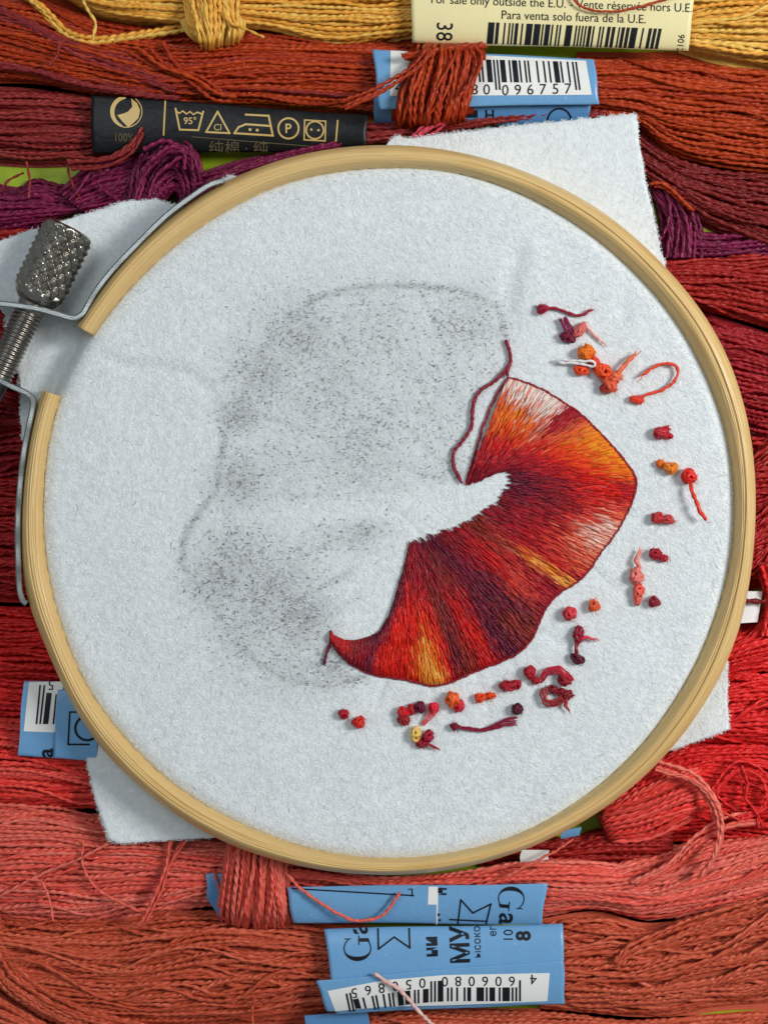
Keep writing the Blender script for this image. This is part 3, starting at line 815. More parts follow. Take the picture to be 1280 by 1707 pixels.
g.append(path([(293, 181), (300, 216), (331, 217), (339, 186)], 3) + [stroke([(293, 184), (299, 189), (305, 185), (311, 190), (317, 186), (323, 191), (329, 187), (337, 190)], 2.6),
         text('95°', 317, 201, h=11.5, weight=0.01)])
g.append(path([(344, 220), (363, 186), (383, 222)], 3, True) + [text('Cl', 363, 212, h=11)])
g.append(path([(410, 191), (448, 193), (455, 226), (391, 222), (398, 212), (410, 207), (451, 210)], 3.2) + [disc(417, 216, 2.6), disc(429, 217, 2.6)])
g.append([circle(481, 214, 17, 3), text('P', 481, 214, h=16, weight=0.015)])
g.append(path([(508, 200), (543, 202), (542, 235), (507, 233)], 2.2, True) + [circle(525, 217, 14.5, 2.6), disc(519, 216, 2), disc(531, 217, 2)])
b.mark('symbol', g, M_GOLD, 0.8, step=6)
b.mark('lettering', [text('100%', 208, 229, h=14, squeeze=0.8), line((320, 228), (545, 246), 1.4), text('纯棉 · 纯', 398, 247, h=19)], M_DIMGOLD, 0.8, step=6)

# short blue band on the red skein
b = Band((40, 1136), (108, 1136), (96, 1264), (30, 1260), 58, 20, -0.7, 0.8)
b.build(s_red, M_BLUE)
b.mark('white_panel', [quad((49, 1137), (107, 1136), (92, 1221), (40, 1219))], M_WHITE, 0.7)
b.mark('barcode', [quad((66, 1142), (69, 1142), (63, 1207), (60, 1207)), quad((73, 1142), (76, 1142), (69, 1207), (66, 1207)),
                   quad((78, 1155), (87, 1155), (81, 1207), (72, 1207)), quad((93, 1157), (95.5, 1157), (91, 1207), (88, 1207))], M_INK, 1.4)
b.mark('lettering', [text('5', 86, 1142, h=17, rot=184), text('a', 80, 1255, h=26, rot=-88, weight=0.02)], M_INK, 1.4)
b = Band((96, 1150), (170, 1145), (160, 1268), (91, 1263), 62, 20, -0.6, 0.8)
b.build(s_red, M_BLUE)
b.mark('lettering', [[line((117, 1186), (114, 1242), 3), line((116, 1187), (150, 1187), 3), line((114, 1241), (150, 1241), 3)], circle(146, 1214, 20, 4)], M_INK, 0.8)

# torn scraps of blue under the salmon wrap
b = Band((344, 1456), (388, 1450), (372, 1536), (346, 1500), 44, 16, -0.8, 0.8)
b.build(s_salm, M_BLUE2)
# blue band on the salmon skein
b = Band((478, 1478), (912, 1473), (902, 1541), (488, 1538), 60, 22, -0.4, 0.95)
b.build(s_salm, M_BLUE)
def star(cx, cy, s, rot):
    p = np.array([(-1, -1), (1, -1), (0.45, 0), (1, 1), (-1, 1), (-0.2, 0)], float) * s
    a = math.radians(rot); R = np.array([[math.cos(a), -math.sin(a)], [math.sin(a), math.cos(a)]])
    return path([tuple(q) for q in p @ R.T + np.array([cx, cy])], 2.6, True)
b.mark('white_panel', [quad((714, 1478), (729, 1478), (728, 1508), (713, 1508)), quad((728, 1479), (730.5, 1479), (729, 1541), (726.5, 1541))], M_WHITE, 0.7)
b.mark('lettering', [line((486, 1481), (690, 1493), 2.4), text('L', 684, 1488, h=14, rot=180)]
       + [path([(768, 1500), (788, 1522), (818, 1507), (810, 1540)], 2.6) + path([(768, 1500), (763, 1540)], 2.6) + path([(750, 1533), (812, 1536)], 2.4)]
       + [serif_g(852, 1498, 44, 95), text('a', 843, 1532, h=34, rot=94, weight=0.012), text('н', 737, 1486, h=18, rot=92, weight=0.02), disc(731, 1525, 2.4), disc(733, 1534, 2)], M_INK, 0.9)
# small scraps at the right of the hoop's foot
b = Band((868, 1416), (914, 1417), (913, 1433), (866, 1437), 60, 6, -0.4, 0.9)
b.build(s_salm, M_WHITE)
b = Band((936, 1384), (968, 1378), (966, 1392), (934, 1398), 40, 6, -0.4, 0.9)
b.build(s_coral, M_BLUE)

# big blue band on the terracotta skein: upper layer and the lower fold with the barcode
b = Band((540, 1548), (938, 1540), (940, 1672), (560, 1690), 52, 34, -0.88, 0.86)
b.build(s_terr, M_BLUE)
b2 = Band((527, 1634), (939.5, 1600), (941, 1671), (545, 1684), 56, 34, 0.0, 0.84, 2.0)
b.mark('lettering', [serif_g(596, 1581, 46, -91), text('a', 601, 1547, h=36, rot=-91, weight=0.012), text('МУ', 766, 1574, h=30, rot=-92, weight=0.03),
                     text('ни', 720, 1578, h=22, rot=-92, weight=0.03), text('ысоко', 796, 1570, h=13, rot=-92), text('ег', 822, 1552, h=13, rot=-92),
                     text('10', 847, 1558, h=16, rot=-90), text('8', 872, 1560, h=24, rot=-90, weight=0.03)]
       + [path([(630, 1546), (631, 1582), (657, 1562), (683, 1580), (682, 1548)], 2.8)], M_INK, 0.9)
b2.build(s_terr, M_BLUE)
b2.mark('white_panel', [quad((546, 1652), (640, 1634), (640, 1678), (559, 1686)), quad((640, 1634), (740, 1625.5), (740, 1676), (640, 1678)),
                        quad((740, 1625.5), (916, 1622), (912, 1669), (740, 1676))], M_WHITE, 0.7)
cd = ean13('4606080050865')[::-1]
def bow_y(x, off): return 1622 + off + 26 * max(0, (760 - x) / 200.0) ** 1.7
bb = []
for (Vq, Fq) in bars(cd, (576, 0), (868, 0), (868, 1), (576, 1)):
    x0, x1 = Vq[0, 0], Vq[1, 0]
    gd = x0 < 583 or x0 > 860 or 715 < x0 < 730
    k = max(0, (700 - x0)) * 0.06
    bb.append(quad((x0, bow_y(x0, 12 if gd else 24)), (x1, bow_y(x1, 12 if gd else 24)), (x1 + k, bow_y(x1, 47)), (x0 + k, bow_y(x0, 47))))
b2.mark('barcode', bb, M_INK, 1.4)
lt = [text('4', 889, 1633, h=17, rot=180)]
for i, c in enumerate('606080'): lt.append(text(c, 853 - i * 22.3, bow_y(853 - i * 22.3, 14), h=17, rot=180))
for i, c in enumerate('050865'):
    x = 704 - i * 22.6
    lt.append(text(c, x, bow_y(x, 14), h=17, rot=180 - 1.6 * i))
b2.mark('lettering', lt, M_INK, 1.4)
# sliver of another blue band at the very bottom
b = Band((508, 1692), (612, 1684), (620, 1740), (508, 1740), 34, 10, -0.6, 0.6)
b.build(s_terr2, M_BLUE2)

# white card on the table, seen through a gap
cx = [(1216, 985), (1270, 986), (1262, 1037), (1216, 1040)]
V = np.vstack([at(*p, 50.0) for p in cx] + [at(*p, 47.0) for p in cx])
link('white_card', make_mesh('white_card', V, [[3, 2, 1, 0], [0, 1, 5, 4], [1, 2, 6, 5], [2, 3, 7, 6], [3, 0, 4, 7]], smooth=False), M_CARD,
     label='scrap of bright white card showing through a gap between red skeins', cat='card')

# ------------------------------------------------------------------ loose threads on the bands
def cord(pts, z, r, sides=9, pitch=26, wob=0.6, seed=0, taper=True):
    r_ = np.random.default_rng(seed + 5000)
    p = pad3(pts)
    L = plen(p); M = max(8, int(L / 2.6))
    c = catmull(p, M)
    c[:, 0] += wob * smooth_noise(1, M, 12, r_)[0]; c[:, 1] += wob * smooth_noise(1, M, 14, r_)[0]
    W = at(c[:, 0], c[:, 1], z + c[:, 2])[None]
    rr = np.full((1, M), r * U) * (1 + 0.08 * smooth_noise(1, M, 9, r_))
    if taper: rr[0, :2] *= (0.5, 0.85); rr[0, -2:] *= (0.85, 0.5)
    tw = (np.arange(M) * (L / M) * 2 * np.pi / pitch)[None] + r_.uniform(0, 6)
    return tubes(W, rr, sides, tw + 1.2 * smooth_noise(1, M, 18, r_), 0.32)

def join(parts):
    Vs, Fs, us, cs, o = [], [], [], [], 0
    for t in parts:
        V, F, uv = t[:3]
        Vs.append(V); Fs.append(F + o); us.append(uv)
        cs.append(np.broadcast_to(t[3] if len(t) > 3 else (1, 1, 1), (len(V), 3)))
        o += len(V)
    return np.vstack(Vs), np.vstack(Fs), np.vstack(us), np.vstack(cs)

V, F, uv = cord([(952, -12), (960, 4), (982, 16), (1025, 19), (1078, 8), (1130, -8)], 103, 2.6, seed=1)
link('loose_thread', make_mesh('loose_thread', V, F, uv), M_RUST, label='thin rust thread looped over the lettering of the cream band', cat='thread')
V, F, uv = cord([(474, 1452), (500, 1480), (545, 1512), (590, 1534), (634, 1528), (654, 1506), (668, 1486)], 92, 3.4, seed=2)
link('loose_thread', make_mesh('loose_thread', V, F, uv), M_SALMON, label='pink thread sagging in a curve across the blue band of the salmon skein', cat='thread')
V, F, uv = cord([(624, 1622), (640, 1634), (668, 1652), (700, 1688), (735, 1722)], 98, 4.0, seed=3)
link('loose_thread', make_mesh('loose_thread', V, F, uv), M_PINK, label='pale pink twisted thread hanging over the upside down barcode', cat='thread')
V, F, uv = cord([(955, 1398), (930, 1416), (880, 1442), (842, 1462)], 92, 2.6, seed=4)
link('loose_thread', make_mesh('loose_thread', V, F, uv), M_SALMON, label='short salmon thread slanting out from under the foot of the hoop', cat='thread')

# ------------------------------------------------------------------ hoop
CX, CY = 645.0, 850.0
outer_pts = [(1258, 850), (1252, 940), (1239, 1020), (1213, 1100), (1118, 1248), (1020, 1338), (900, 1405), (780, 1444), (645, 1458), (520, 1447), (360, 1397), (268, 1340), (200, 1281), (145, 1215),
             (80, 1080), (41, 985), (36, 920), (36, 850), (43, 780), (56, 705), (64, 664), (134, 537), (204, 438), (290, 358), (385, 298), (510, 256), (645, 242), (780, 257), (900, 297), (1010, 357), (1104, 442), (1160, 506), (1206, 580), (1243, 690)]
inner_pts = [(1222, 824), (1210, 970), (1191, 1023), (1163, 1100), (1145, 1131), (1064, 1247), (962, 1335), (860, 1393), (785, 1414), (680, 1430), (590, 1427), (500, 1410), (420, 1380), (280, 1300), (210, 1230), (145, 1145),
             (117, 1080), (93, 1005), (75, 910), (74, 823), (96, 677), (155, 560), (183, 523), (253, 445), (316, 392), (387, 347), (450, 315), (540, 291), (640, 281), (759, 288), (865, 322), (972, 384), (1030, 430), (1063, 462), (1104, 506), (1151, 578), (1207, 716)]
def polar(pts):
    p = np.array(pts, float) - (CX, CY)
    a = np.degrees(np.arctan2(p[:, 1], p[:, 0])) % 360
    r = np.hypot(p[:, 0], p[:, 1])
    i = np.argsort(a); a, r = a[i], r[i]
    a = np.concatenate([a[-3:] - 360, a, a[:3] + 360]); r = np.concatenate([r[-3:], r, r[:3]])
    # smooth periodic table
    tt = np.arange(0, 360, 0.5)
    rr = np.interp(tt, a, r)
    k = np.exp(-0.5 * (np.arange(-24, 25) / 8.0) ** 2); k /= k.sum()
    rr = np.convolve(np.concatenate([rr[-24:], rr, rr[:24]]), k, 'valid')
    return lambda th: np.interp(np.asarray(th) % 360, np.append(tt, 360), np.append(rr, rr[0]))
R_OUT, R_IN = polar(outer_pts), polar(inner_pts)

hoop = empty('embroidery_hoop', at(CX, CY, 70), 'round pale wooden embroidery hoop with a steel clamp and knurled screw', 'embroidery hoop')
NT, NS = 900, 56
th = np.linspace(210.7, 360 + 199.2, NT)
s = np.linspace(0, 1, NS)
T, Sg = np.meshgrid(th, s, indexing='ij')
def bumpy(T, c, f): return 0.5 + 0.5 * np.sin(np.radians(T) * f + c)
dome = np.where(Sg > 0.4, -26 * ((Sg - 0.4) / 0.6) ** 2.2, -24 * ((0.4 - Sg) / 0.4) ** 2.6)
def groove(c, w, d): return -d * np.exp(-((Sg - c) / w) ** 2)
wv = 0.03 * np.sin(np.radians(T) * 3 + 1) + 0.015 * np.sin(np.radians(T) * 7)
right = np.clip(np.cos(np.radians(T - 10)), 0, 1) ** 0.5
left = np.clip(-np.cos(np.radians(T + 5)), 0, 1) ** 0.5
Z = 158 + dome + groove(0.44 + wv, 0.035, 4.2) * (0.25 + 0.75 * right) + groove(0.34 + wv, 0.026, 3.0) * (0.2 + 0.8 * left) \
    + groove(0.60 - wv, 0.024, 2.4) * (0.15 + 0.85 * left) + groove(0.17 + wv * .6, 0.02, 1.8) * bumpy(T, 2, 2.0) + groove(0.53 + wv, 0.018, 2.0) * bumpy(T, 0.3, 1.0)
Z += 0.35 * smooth_noise(NS, NT, 60, rng).T + 1.0 * smooth_noise(1, NT, 90, rng).T
Z -= 3.0 * np.exp(-((T - 82.5) / 0.7) ** 2 - ((Sg - 0.55) / 0.2) ** 2) + 2.2 * np.exp(-((T - 80.5 + 3 * Sg) / 0.5) ** 2)
ro, ri = R_OUT(T), R_IN(T)
ri = ri + 0.9 * (smooth_noise(1, NT, 9, rng)[0])[:, None] * (Sg > 0.98)
rad = ro + (ri - ro) * Sg
# profile: outer wall up, over the top, inner wall down, closed underneath
prof_r = np.concatenate([ro[:, :1] - 2, ro[:, :1] + 0 * ro[:, :1], ro[:, :1], rad, ri[:, :1] * 0 + rad[:, -1:], rad[:, -1:]], 1)
prof_z = np.concatenate([np.full((NT, 1), 72.), np.full((NT, 1), 76.), np.full((NT, 1), 118.), Z, np.full((NT, 1), 108.), np.full((NT, 1), 72.)], 1)
K = prof_r.shape[1]
TT = np.radians(np.repeat(th[:, None], K, 1))
V = at(CX + prof_r * np.cos(TT), CY + prof_r * np.sin(TT), prof_z)
i, j = np.meshgrid(np.arange(NT - 1), np.arange(K), indexing='ij')
j2 = (j + 1) % K
F = np.stack([i * K + j, i * K + j2, (i + 1) * K + j2, (i + 1) * K + j], -1).reshape(-1, 4)
uv = np.stack([np.radians(T[:, :1] + 0 * prof_r) * 6.1, (prof_r - R_OUT(th)[:, None]) * U + prof_z * U * 0.35], -1)
caps = []
Vl = V.reshape(-1, 3)
# end caps as quad strips over the closed profile
def cap(base, flip):
    out = []
    a, bq = 0, K - 1
    while bq - a > 2:
        q = [base + a, base + a + 1, base + bq - 1, base + bq]
        out.append(q[::-1] if flip else q); a += 1; bq -= 1
    return out
F = np.vstack([F, np.array(cap(0, True) + cap((NT - 1) * K, False))])
F = F[:, ::-1]
part('wooden_ring', make_mesh('wooden_ring', Vl, F, uv.reshape(-1, 2)), M_WOOD, hoop)

# clamp strips
def strip(pts, th, z0, z1, name):
    p = catmull(np.asarray(pts, float), 120)
    t = np.gradient(p, axis=0); t /= np.linalg.norm(t, axis=1, keepdims=True)
    nr = np.stack([-t[:, 1], t[:, 0]], -1)
    h = th / 2; c = 1.8
    prof = [(-h, z0), (-h, z1 - c), (-h + c, z1), (h - c, z1), (h, z1 - c), (h, z0)]
    rows = [at(p[:, 0] + nr[:, 0] * a, p[:, 1] + nr[:, 1] * a, z + 0.6 * np.sin(np.arange(120) * .4)) for a, z in prof]
    V = np.stack(rows, 1); K = len(prof)
    i, j = np.meshgrid(np.arange(119), np.arange(K), indexing='ij'); j2 = (j + 1) % K
    F = np.stack([i * K + j, i * K + j2, (i + 1) * K + j2, (i + 1) * K + j], -1).reshape(-1, 4)
    caps = [[0, 1, 4, 5], [1, 2, 3, 4]]; e = 119 * K
    F = np.vstack([F, caps, [[e + x for x in q[::-1]] for q in caps]])
    m = make_mesh(name, V.reshape(-1, 3), F, smooth=False)
    return part(name, m, M_STEEL, hoop)
strip([(372, 301), (350, 308), (322, 326), (277, 360), (226, 410), (188, 450), (162, 483), (147, 508), (138, 523), (122, 530), (98, 524), (60, 514), (20, 508), (-20, 504)], 9.5, 84, 150, 'clamp_strip')
strip([(45, 1006), (38, 1000), (33, 980), (31, 940), (30, 880), (33, 820), (38, 770), (45, 726), (53, 690), (55, 668), (46, 656), (22, 645), (0, 634), (-24, 622)], 9.5, 84, 150, 'clamp_strip')

# screw: knob and threaded shaft, axis lying level
A = at(117, 380, 117)[None][0]; Bp = at(56, 506, 117)
ax = (Bp - A); Lk = np.linalg.norm(ax); ax /= Lk
sd = np.cross(ax, (0, 0, 1)); sd /= np.linalg.norm(sd)
upv = np.cross(sd, ax)
screw = part('clamp_screw', None, None, hoop)
def lathe(name, org, rows, na, fn, mat, smooth, cap=True):
    """rows: positions along the axis; fn(phi, s) radius"""
    ph = np.linspace(0, 2 * np.pi, na, endpoint=False)
    S_, PH = np.meshgrid(rows, ph, indexing='ij')
    R = fn(PH, S_)
    V = org + S_[..., None] * ax + R[..., None] * (np.cos(PH)[..., None] * sd + np.sin(PH)[..., None] * upv)
    n = len(rows)
    i, j = np.meshgrid(np.arange(n - 1), np.arange(na), indexing='ij'); j2 = (j + 1) % na
    F = np.stack([i * na + j, (i + 1) * na + j, (i + 1) * na + j2, i * na + j2], -1).reshape(-1, 4)
    V = V.reshape(-1, 3)
    if cap:
        c0 = len(V); V = np.vstack([V, org + rows[0] * ax, org + rows[-1] * ax])
        jj = np.arange(na); j2 = (jj + 1) % na
        F = np.vstack([F, np.stack([np.full(na, c0), jj, j2, np.full(na, c0)], -1)[:, :4]]) if False else F
        tris = np.vstack([np.stack([jj, j2, np.full(na, c0)], -1), np.stack([(n - 1) * na + j2, (n - 1) * na + jj, np.full(na, c0 + 1)], -1)])
        bm = bmesh.new(); vs = [bm.verts.new(v) for v in V]
        for f in F: bm.faces.new([vs[k] for k in f])
        for f in tris: bm.faces.new([vs[k] for k in f])
        for f in bm.faces: f.smooth = smooth
        bmesh.ops.recalc_face_normals(bm, faces=bm.faces[:])
        m = bpy.data.meshes.new(name); bm.to_mesh(m); bm.free()
    return link(name, m, mat, screw)
def tri(x): return np.abs((x % 1.0) * 2 - 1)
NK = 12
def knob_r(ph, s):
    sn = s / U
    Lp = Lk / U
    a = ph * NK / (2 * np.pi)
    bq = sn / 20.0
    k = np.minimum(1 - tri(a + bq * 0.85), 1 - tri(a - bq * 0.85 + 0.3))
    env = np.clip((sn - 2) / 8, 0, 1) * np.clip((Lp - 14 - sn) / 10, 0, 1)
    base = 39 - 5 * np.clip((4 - sn) / 4, 0, 1) ** 2 - 12 * np.clip((sn - (Lp - 16)) / 16, 0, 1) ** 2
    return (base - 0.8 + 7.6 * k * env) * U
lathe('knob', A, np.linspace(0, Lk, 120), NK * 12, knob_r, M_KNOB, False)
Ls = np.linalg.norm(at(-20, 652, 117) - Bp)
def shaft_r(ph, s):
    sn = s / U
    th_ = np.clip((sn - 20) / 3, 0, 1) * np.clip((146 - sn) / 3, 0, 1)
    base = np.where(sn < 18, 25.0 - 0.1 * sn, 22.5)
    return (base + (3.8 * (1 - tri(sn / 7.2 + ph / (2 * np.pi))) - 1.5) * th_) * U
lathe('threaded_shaft', Bp - ax * 0.04, np.linspace(0, Ls + 0.7, 200), 40, shaft_r, M_SCREW, True)

# ------------------------------------------------------------------ felt
polyA = [(644, 242), (652, 232), (662, 226), (676, 232), (740, 224), (850, 211), (960, 200), (1060, 189), (1064, 232), (1076, 310), (1086, 350), (1096, 400), (1108, 444)]
polyB = [(1204, 1094), (1212, 1105), (1211, 1160), (1214, 1216), (1180, 1228), (1108, 1254)]
polyC = [(138, 1203), (146, 1270), (158, 1328), (172, 1372), (182, 1400), (198, 1406), (280, 1400), (366, 1395)]
polyD = [(50, 760), (38, 730), (35, 690), (36, 655), (30, 612), (14, 574), (10, 525), (-24, 480), (-60, 430), (-20, 408), (60, 382), (150, 355), (215, 335), (262, 333), (285, 340), (308, 346)]
polyE = [(352, 322), (372, 300), (386, 291), (398, 296), (400, 310)]
NA = 1080
tha = np.arange(NA) * 360.0 / NA
def ray_poly(poly, th):
    out = np.zeros(len(th))
    p = np.array(poly, float) - (CX, CY)
    c, s_ = np.cos(np.radians(th)), np.sin(np.radians(th))
    for a, b_ in zip(p[:-1], p[1:]):
        d = b_ - a
        det = c * (-d[1]) - s_ * (-d[0])
        with np.errstate(divide='ignore', invalid='ignore'):
            t = (a[0] * (-d[1]) - a[1] * (-d[0])) / det
            q = (c * a[1] - s_ * a[0]) / det
        ok = (q >= -1e-6) & (q <= 1 + 1e-6) & (t > 0)
        out = np.where(ok, np.maximum(out, t), out)
    return out
r_in = R_IN(tha)
flap = np.maximum.reduce([ray_poly(q, tha) for q in (polyA, polyB, polyC, polyD, polyE)] + [r_in + 18])
flap = flap + 0.8 * smooth_noise(1, NA, 11, rng)[0] + 0.5 * rng.normal(0, 1, NA)
flap = np.maximum(flap, r_in + 16)

def seg_d(x, y, pts):
    d = np.full(np.shape(x), 1e9)
    for (ax_, ay), (bx, by) in zip(pts[:-1], pts[1:]):
        vx, vy = bx - ax_, by - ay
        t = np.clip(((x - ax_) * vx + (y - ay) * vy) / (vx * vx + vy * vy), 0, 1)
        d = np.minimum(d, np.hypot(x - ax_ - t * vx, y - ay - t * vy))
    return d
sketch_out = [(844, 566), (827, 508), (764, 483), (667, 476), (590, 479), (522, 498), (474, 537), (440, 585), (396, 672), (372, 740), (362, 817), (328, 861), (304, 905), (309, 948), (338, 982), (367, 1030), (396, 1074), (440, 1113), (493, 1137), (551, 1142), (609, 1127)]
sketch_in = [(372, 827), (460, 827), (560, 828)]
sketch_in2 = [(378, 850), (398, 890), (405, 920)]
sketch_in3 = [(490, 1060), (540, 1062), (560, 1090)]
blobs = [(500, 560, 60, .85), (620, 560, 90, .55), (780, 540, 55, .7), (440, 620, 50, .8), (540, 640, 100, .6), (700, 650, 110, .45), (600, 740, 90, .6), (400, 690, 28, 1.0),
         (400, 800, 40, .9), (470, 770, 60, .4), (560, 860, 55, .55), (605, 890, 32, .8), (400, 930, 50, .8), (370, 965, 50, .9), (450, 990, 70, .9), (500, 1030, 45, 1.1), (420, 1050, 60, .6), (480, 1110, 50, .6), (550, 1105, 36, .9), (730, 770, 50, .35), (790, 620, 50, .4)]
folds = [[(474, 537), (590, 630), (690, 725), (764, 800)], [(590, 479), (680, 600), (736, 720), (768, 795)], [(396, 672), (520, 722), (650, 770), (760, 806)],
         [(700, 478), (752, 600), (772, 690)], [(338, 982), (440, 958), (560, 900), (640, 872)], [(396, 1074), (480, 1010), (590, 950)], [(440, 1113), (510, 1056), (600, 990)]]
def pencil(x, y):
    g_ = np.zeros(np.shape(x))
    for bx, by, r_, a in blobs:
        r_ = r_ * 1.12 + 6
        g_ = np.maximum(g_, 0.86 * a * np.exp(-((x - bx) ** 2 + (y - by) ** 2) / (r_ * r_)))
    g_ = np.maximum(g_, 0.75 * np.exp(-(seg_d(x, y, sketch_out) / 8.0) ** 2))
    for q in folds:
        g_ = np.maximum(g_, 0.5 * np.exp(-(seg_d(x, y, q) / 10.0) ** 2))
    for q in (sketch_in, sketch_in2, sketch_in3):
        g_ = np.maximum(g_, 0.4 * np.exp(-(seg_d(x, y, q) / 12.0) ** 2))
    clean = np.exp(-(seg_d(x, y, [(500, 856), (600, 848), (720, 838), (836, 800)]) / 24.0) ** 4)
    clean = np.maximum(clean, np.exp(-(seg_d(x, y, [(640, 940), (610, 1030)]) / 46.0) ** 4))
    return g_ * (1 - 0.85 * clean)

def felt_relief(x, y):
    """soft waves, the crease from the gap and two dimples of the stretched cloth"""
    z = 1.5 * np.sin(x * 0.011 + 0.5) * np.sin(y * 0.009 + 1) + 0.9 * np.sin(x * 0.031 + y * 0.017) * np.sin(y * 0.027 - x * 0.01)
    z -= 3.2 * np.exp(-(seg_d(x, y, [(150, 590), (215, 612), (300, 618), (345, 646)]) / 13.0) ** 2)
    z += 2.0 * np.exp(-(seg_d(x, y, [(150, 566), (230, 590), (320, 600)]) / 14.0) ** 2)
    z -= 4.5 * np.exp(-(seg_d(x, y, [(862, 430), (850, 470), (846, 520)]) / 18.0) ** 2)
    z += 1.5 * np.exp(-(seg_d(x, y, [(892, 430), (880, 480)]) / 20.0) ** 2)
    z -= 3.0 * np.exp(-(seg_d(x, y, [(1050, 470), (1036, 540), (1000, 560)]) / 16.0) ** 2)
    z -= 3.0 * np.exp(-(seg_d(x, y, [(840, 1340), (900, 1300), (950, 1240)]) / 16.0) ** 2)
    for q in ([(1062, 800), (1100, 790), (1150, 786)], [(1044, 860), (1090, 876), (1130, 884)], [(985, 945), (1014, 976), (1040, 990)], [(892, 1050), (930, 1070), (960, 1076)],
              [(850, 1100), (876, 1136)], [(790, 1124), (806, 1150), (812, 1180)], [(720, 1146), (722, 1180), (716, 1210)], [(640, 1132), (630, 1166)], [(700, 890), (670, 860), (640, 846)], [(990, 712), (1030, 690)]):
        z -= 1.5 * np.exp(-(seg_d(x, y, q) / 7.0) ** 2)
    z -= 2.0 * np.exp(-(seg_d(x, y, [(640, 1330), (700, 1300)]) / 14.0) ** 2)
    return z
ZF = 141.0
def felt_z(x, y):
    th = np.degrees(np.arctan2(y - CY, x - CX))
    q = np.hypot(x - CX, y - CY) / R_IN(th)
    return ZF + felt_relief(x, y) * np.clip((1 - q) * 10, 0, 1) - 9 * np.clip((q - 0.965) / 0.035, 0, 1) ** 2

rows_r, rows_z = [], []
fr = np.concatenate([[0.004], np.linspace(0.02, 0.96, 88), [0.97, 0.98, 0.988, 0.995]])
c_, s_ = np.cos(np.radians(tha)), np.sin(np.radians(tha))
for f in fr:
    rr = r_in * f
    rows_r.append(rr); rows_z.append(felt_z(CX + rr * c_, CY + rr * s_))
for dr, z in ((2, 128), (5, 118), (8, 106), (10, 94), (12, 84), (15, 78)):
    rows_r.append(r_in + dr); rows_z.append(np.full(NA, float(z)))
last = r_in + 15
for f in np.linspace(0.1, 1, 14):
    rr = last + (flap - last) * f
    x, y = CX + rr * c_, CY + rr * s_
    z = 77 + 2.0 * np.sin(x * 0.021 + 1) * np.sin(y * 0.017) + 0.7 * np.sin(x * 0.043 - y * 0.031)
    z = z + np.where((x < 330) & (y < 560), 6 * np.sin((x + y) * 0.02), 0) * f
    rows_r.append(rr); rows_z.append(z)
rows_r.append(flap + 0.6); rows_z.append(rows_z[-1] - 5)
rows_r.append(flap - 1.0); rows_z.append(rows_z[-1] - 5)
rows_r.append(flap - 10); rows_z.append(rows_z[-1] - 0.5)
RR, ZZ = np.stack(rows_r), np.stack(rows_z)
X, Y = CX + RR * c_, CY + RR * s_
V = at(X, Y, ZZ)
n = len(RR)
i, j = np.meshgrid(np.arange(n - 1), np.arange(NA), indexing='ij'); j2 = (j + 1) % NA
F = np.stack([i * NA + j, i * NA + j2, (i + 1) * NA + j2, (i + 1) * NA + j], -1).reshape(-1, 4)[:, ::-1]
pen = pencil(X, Y) * (np.arange(n)[:, None] < len(fr))
felt = link('felt_cloth', make_mesh('felt_cloth', V.reshape(-1, 3), F, attr={'pencil': pen.ravel()}), M_FELT,
            label='white felt cloth stretched in the hoop with a half stitched red embroidery', cat='felt cloth')

# fuzz of the felt
def fibres(x, y, z, ang, ln, wd, col, lift, curl):
    n = len(x)
    t = np.array([-0.5, 0.0, 0.5])
    ca, sa = np.cos(ang), np.sin(ang)
    px = x[:, None] + ca[:, None] * ln[:, None] * t - sa[:, None] * curl[:, None] * (0.25 - t ** 2) * 2
    py = y[:, None] + sa[:, None] * ln[:, None] * t + ca[:, None] * curl[:, None] * (0.25 - t ** 2) * 2
    pz = z[:, None] + lift[:, None] * (0.3 + (t + 0.5)) 
    w = wd[:, None] * np.array([0.35, 0.5, 0.3])
    ox, oy = -sa[:, None] * w, ca[:, None] * w
    L_ = at(px + ox, py + oy, pz); R_ = at(px - ox, py - oy, pz + 0.25)
    V = np.stack([L_, R_], 2).reshape(n, 6, 3)
    b0 = np.arange(n)[:, None] * 6
    F = np.concatenate([b0 + np.array([0, 1, 3, 2]), b0 + np.array([2, 3, 5, 4])], 0)
    return V.reshape(-1, 3), F, np.repeat(col, 6, 0)

NF = 90000
th_ = rng.uniform(0, 360, NF); q = np.sqrt(rng.uniform(0, 1, NF)) * 0.992
x = CX + q * R_IN(th_) * np.cos(np.radians(th_)); y = CY + q * R_IN(th_) * np.sin(np.radians(th_))
gp = pencil(x, y)
shade = rng.uniform(0.82, 0.96, NF)
col = np.stack([shade * 0.965, shade * .995, shade * 1.0], -1)
col *= (1 - 0.58 * np.clip(gp, 0, 1) * rng.random(NF) ** 1.3)[:, None]
tone = rng.random(NF)
mid = tone < 0.004
col[mid] = rng.uniform(0.30, 0.55, (mid.sum(), 1)) * np.array([0.98, 1, 1.02])
ang = np.where(x > 800, rng.normal(0.35, 0.7, NF), rng.uniform(0, np.pi, NF))
A1 = fibres(x, y, felt_z(x, y) + rng.uniform(-0.1, 0.45, NF), ang, rng.uniform(5, 13, NF), rng.uniform(0.6, 1.2, NF), col, rng.uniform(-0.25, 0.3, NF), rng.normal(0, 2.2, NF))
ND = 110000
th_ = rng.uniform(90, 300, ND); q = np.sqrt(rng.uniform(0, 1, ND)) * 0.7
x = rng.uniform(290, 860, ND); y = rng.uniform(460, 1160, ND)
gp = pencil(x, y)
keep = rng.random(ND) < np.clip(gp, 0, 1) ** 1.4 * 0.165
x, y, gp = x[keep], y[keep], gp[keep]; nd = len(x)
sh = rng.uniform(0.05, 0.30, (nd, 1)) + 0.18 * (rng.random((nd, 1)) < 0.5)
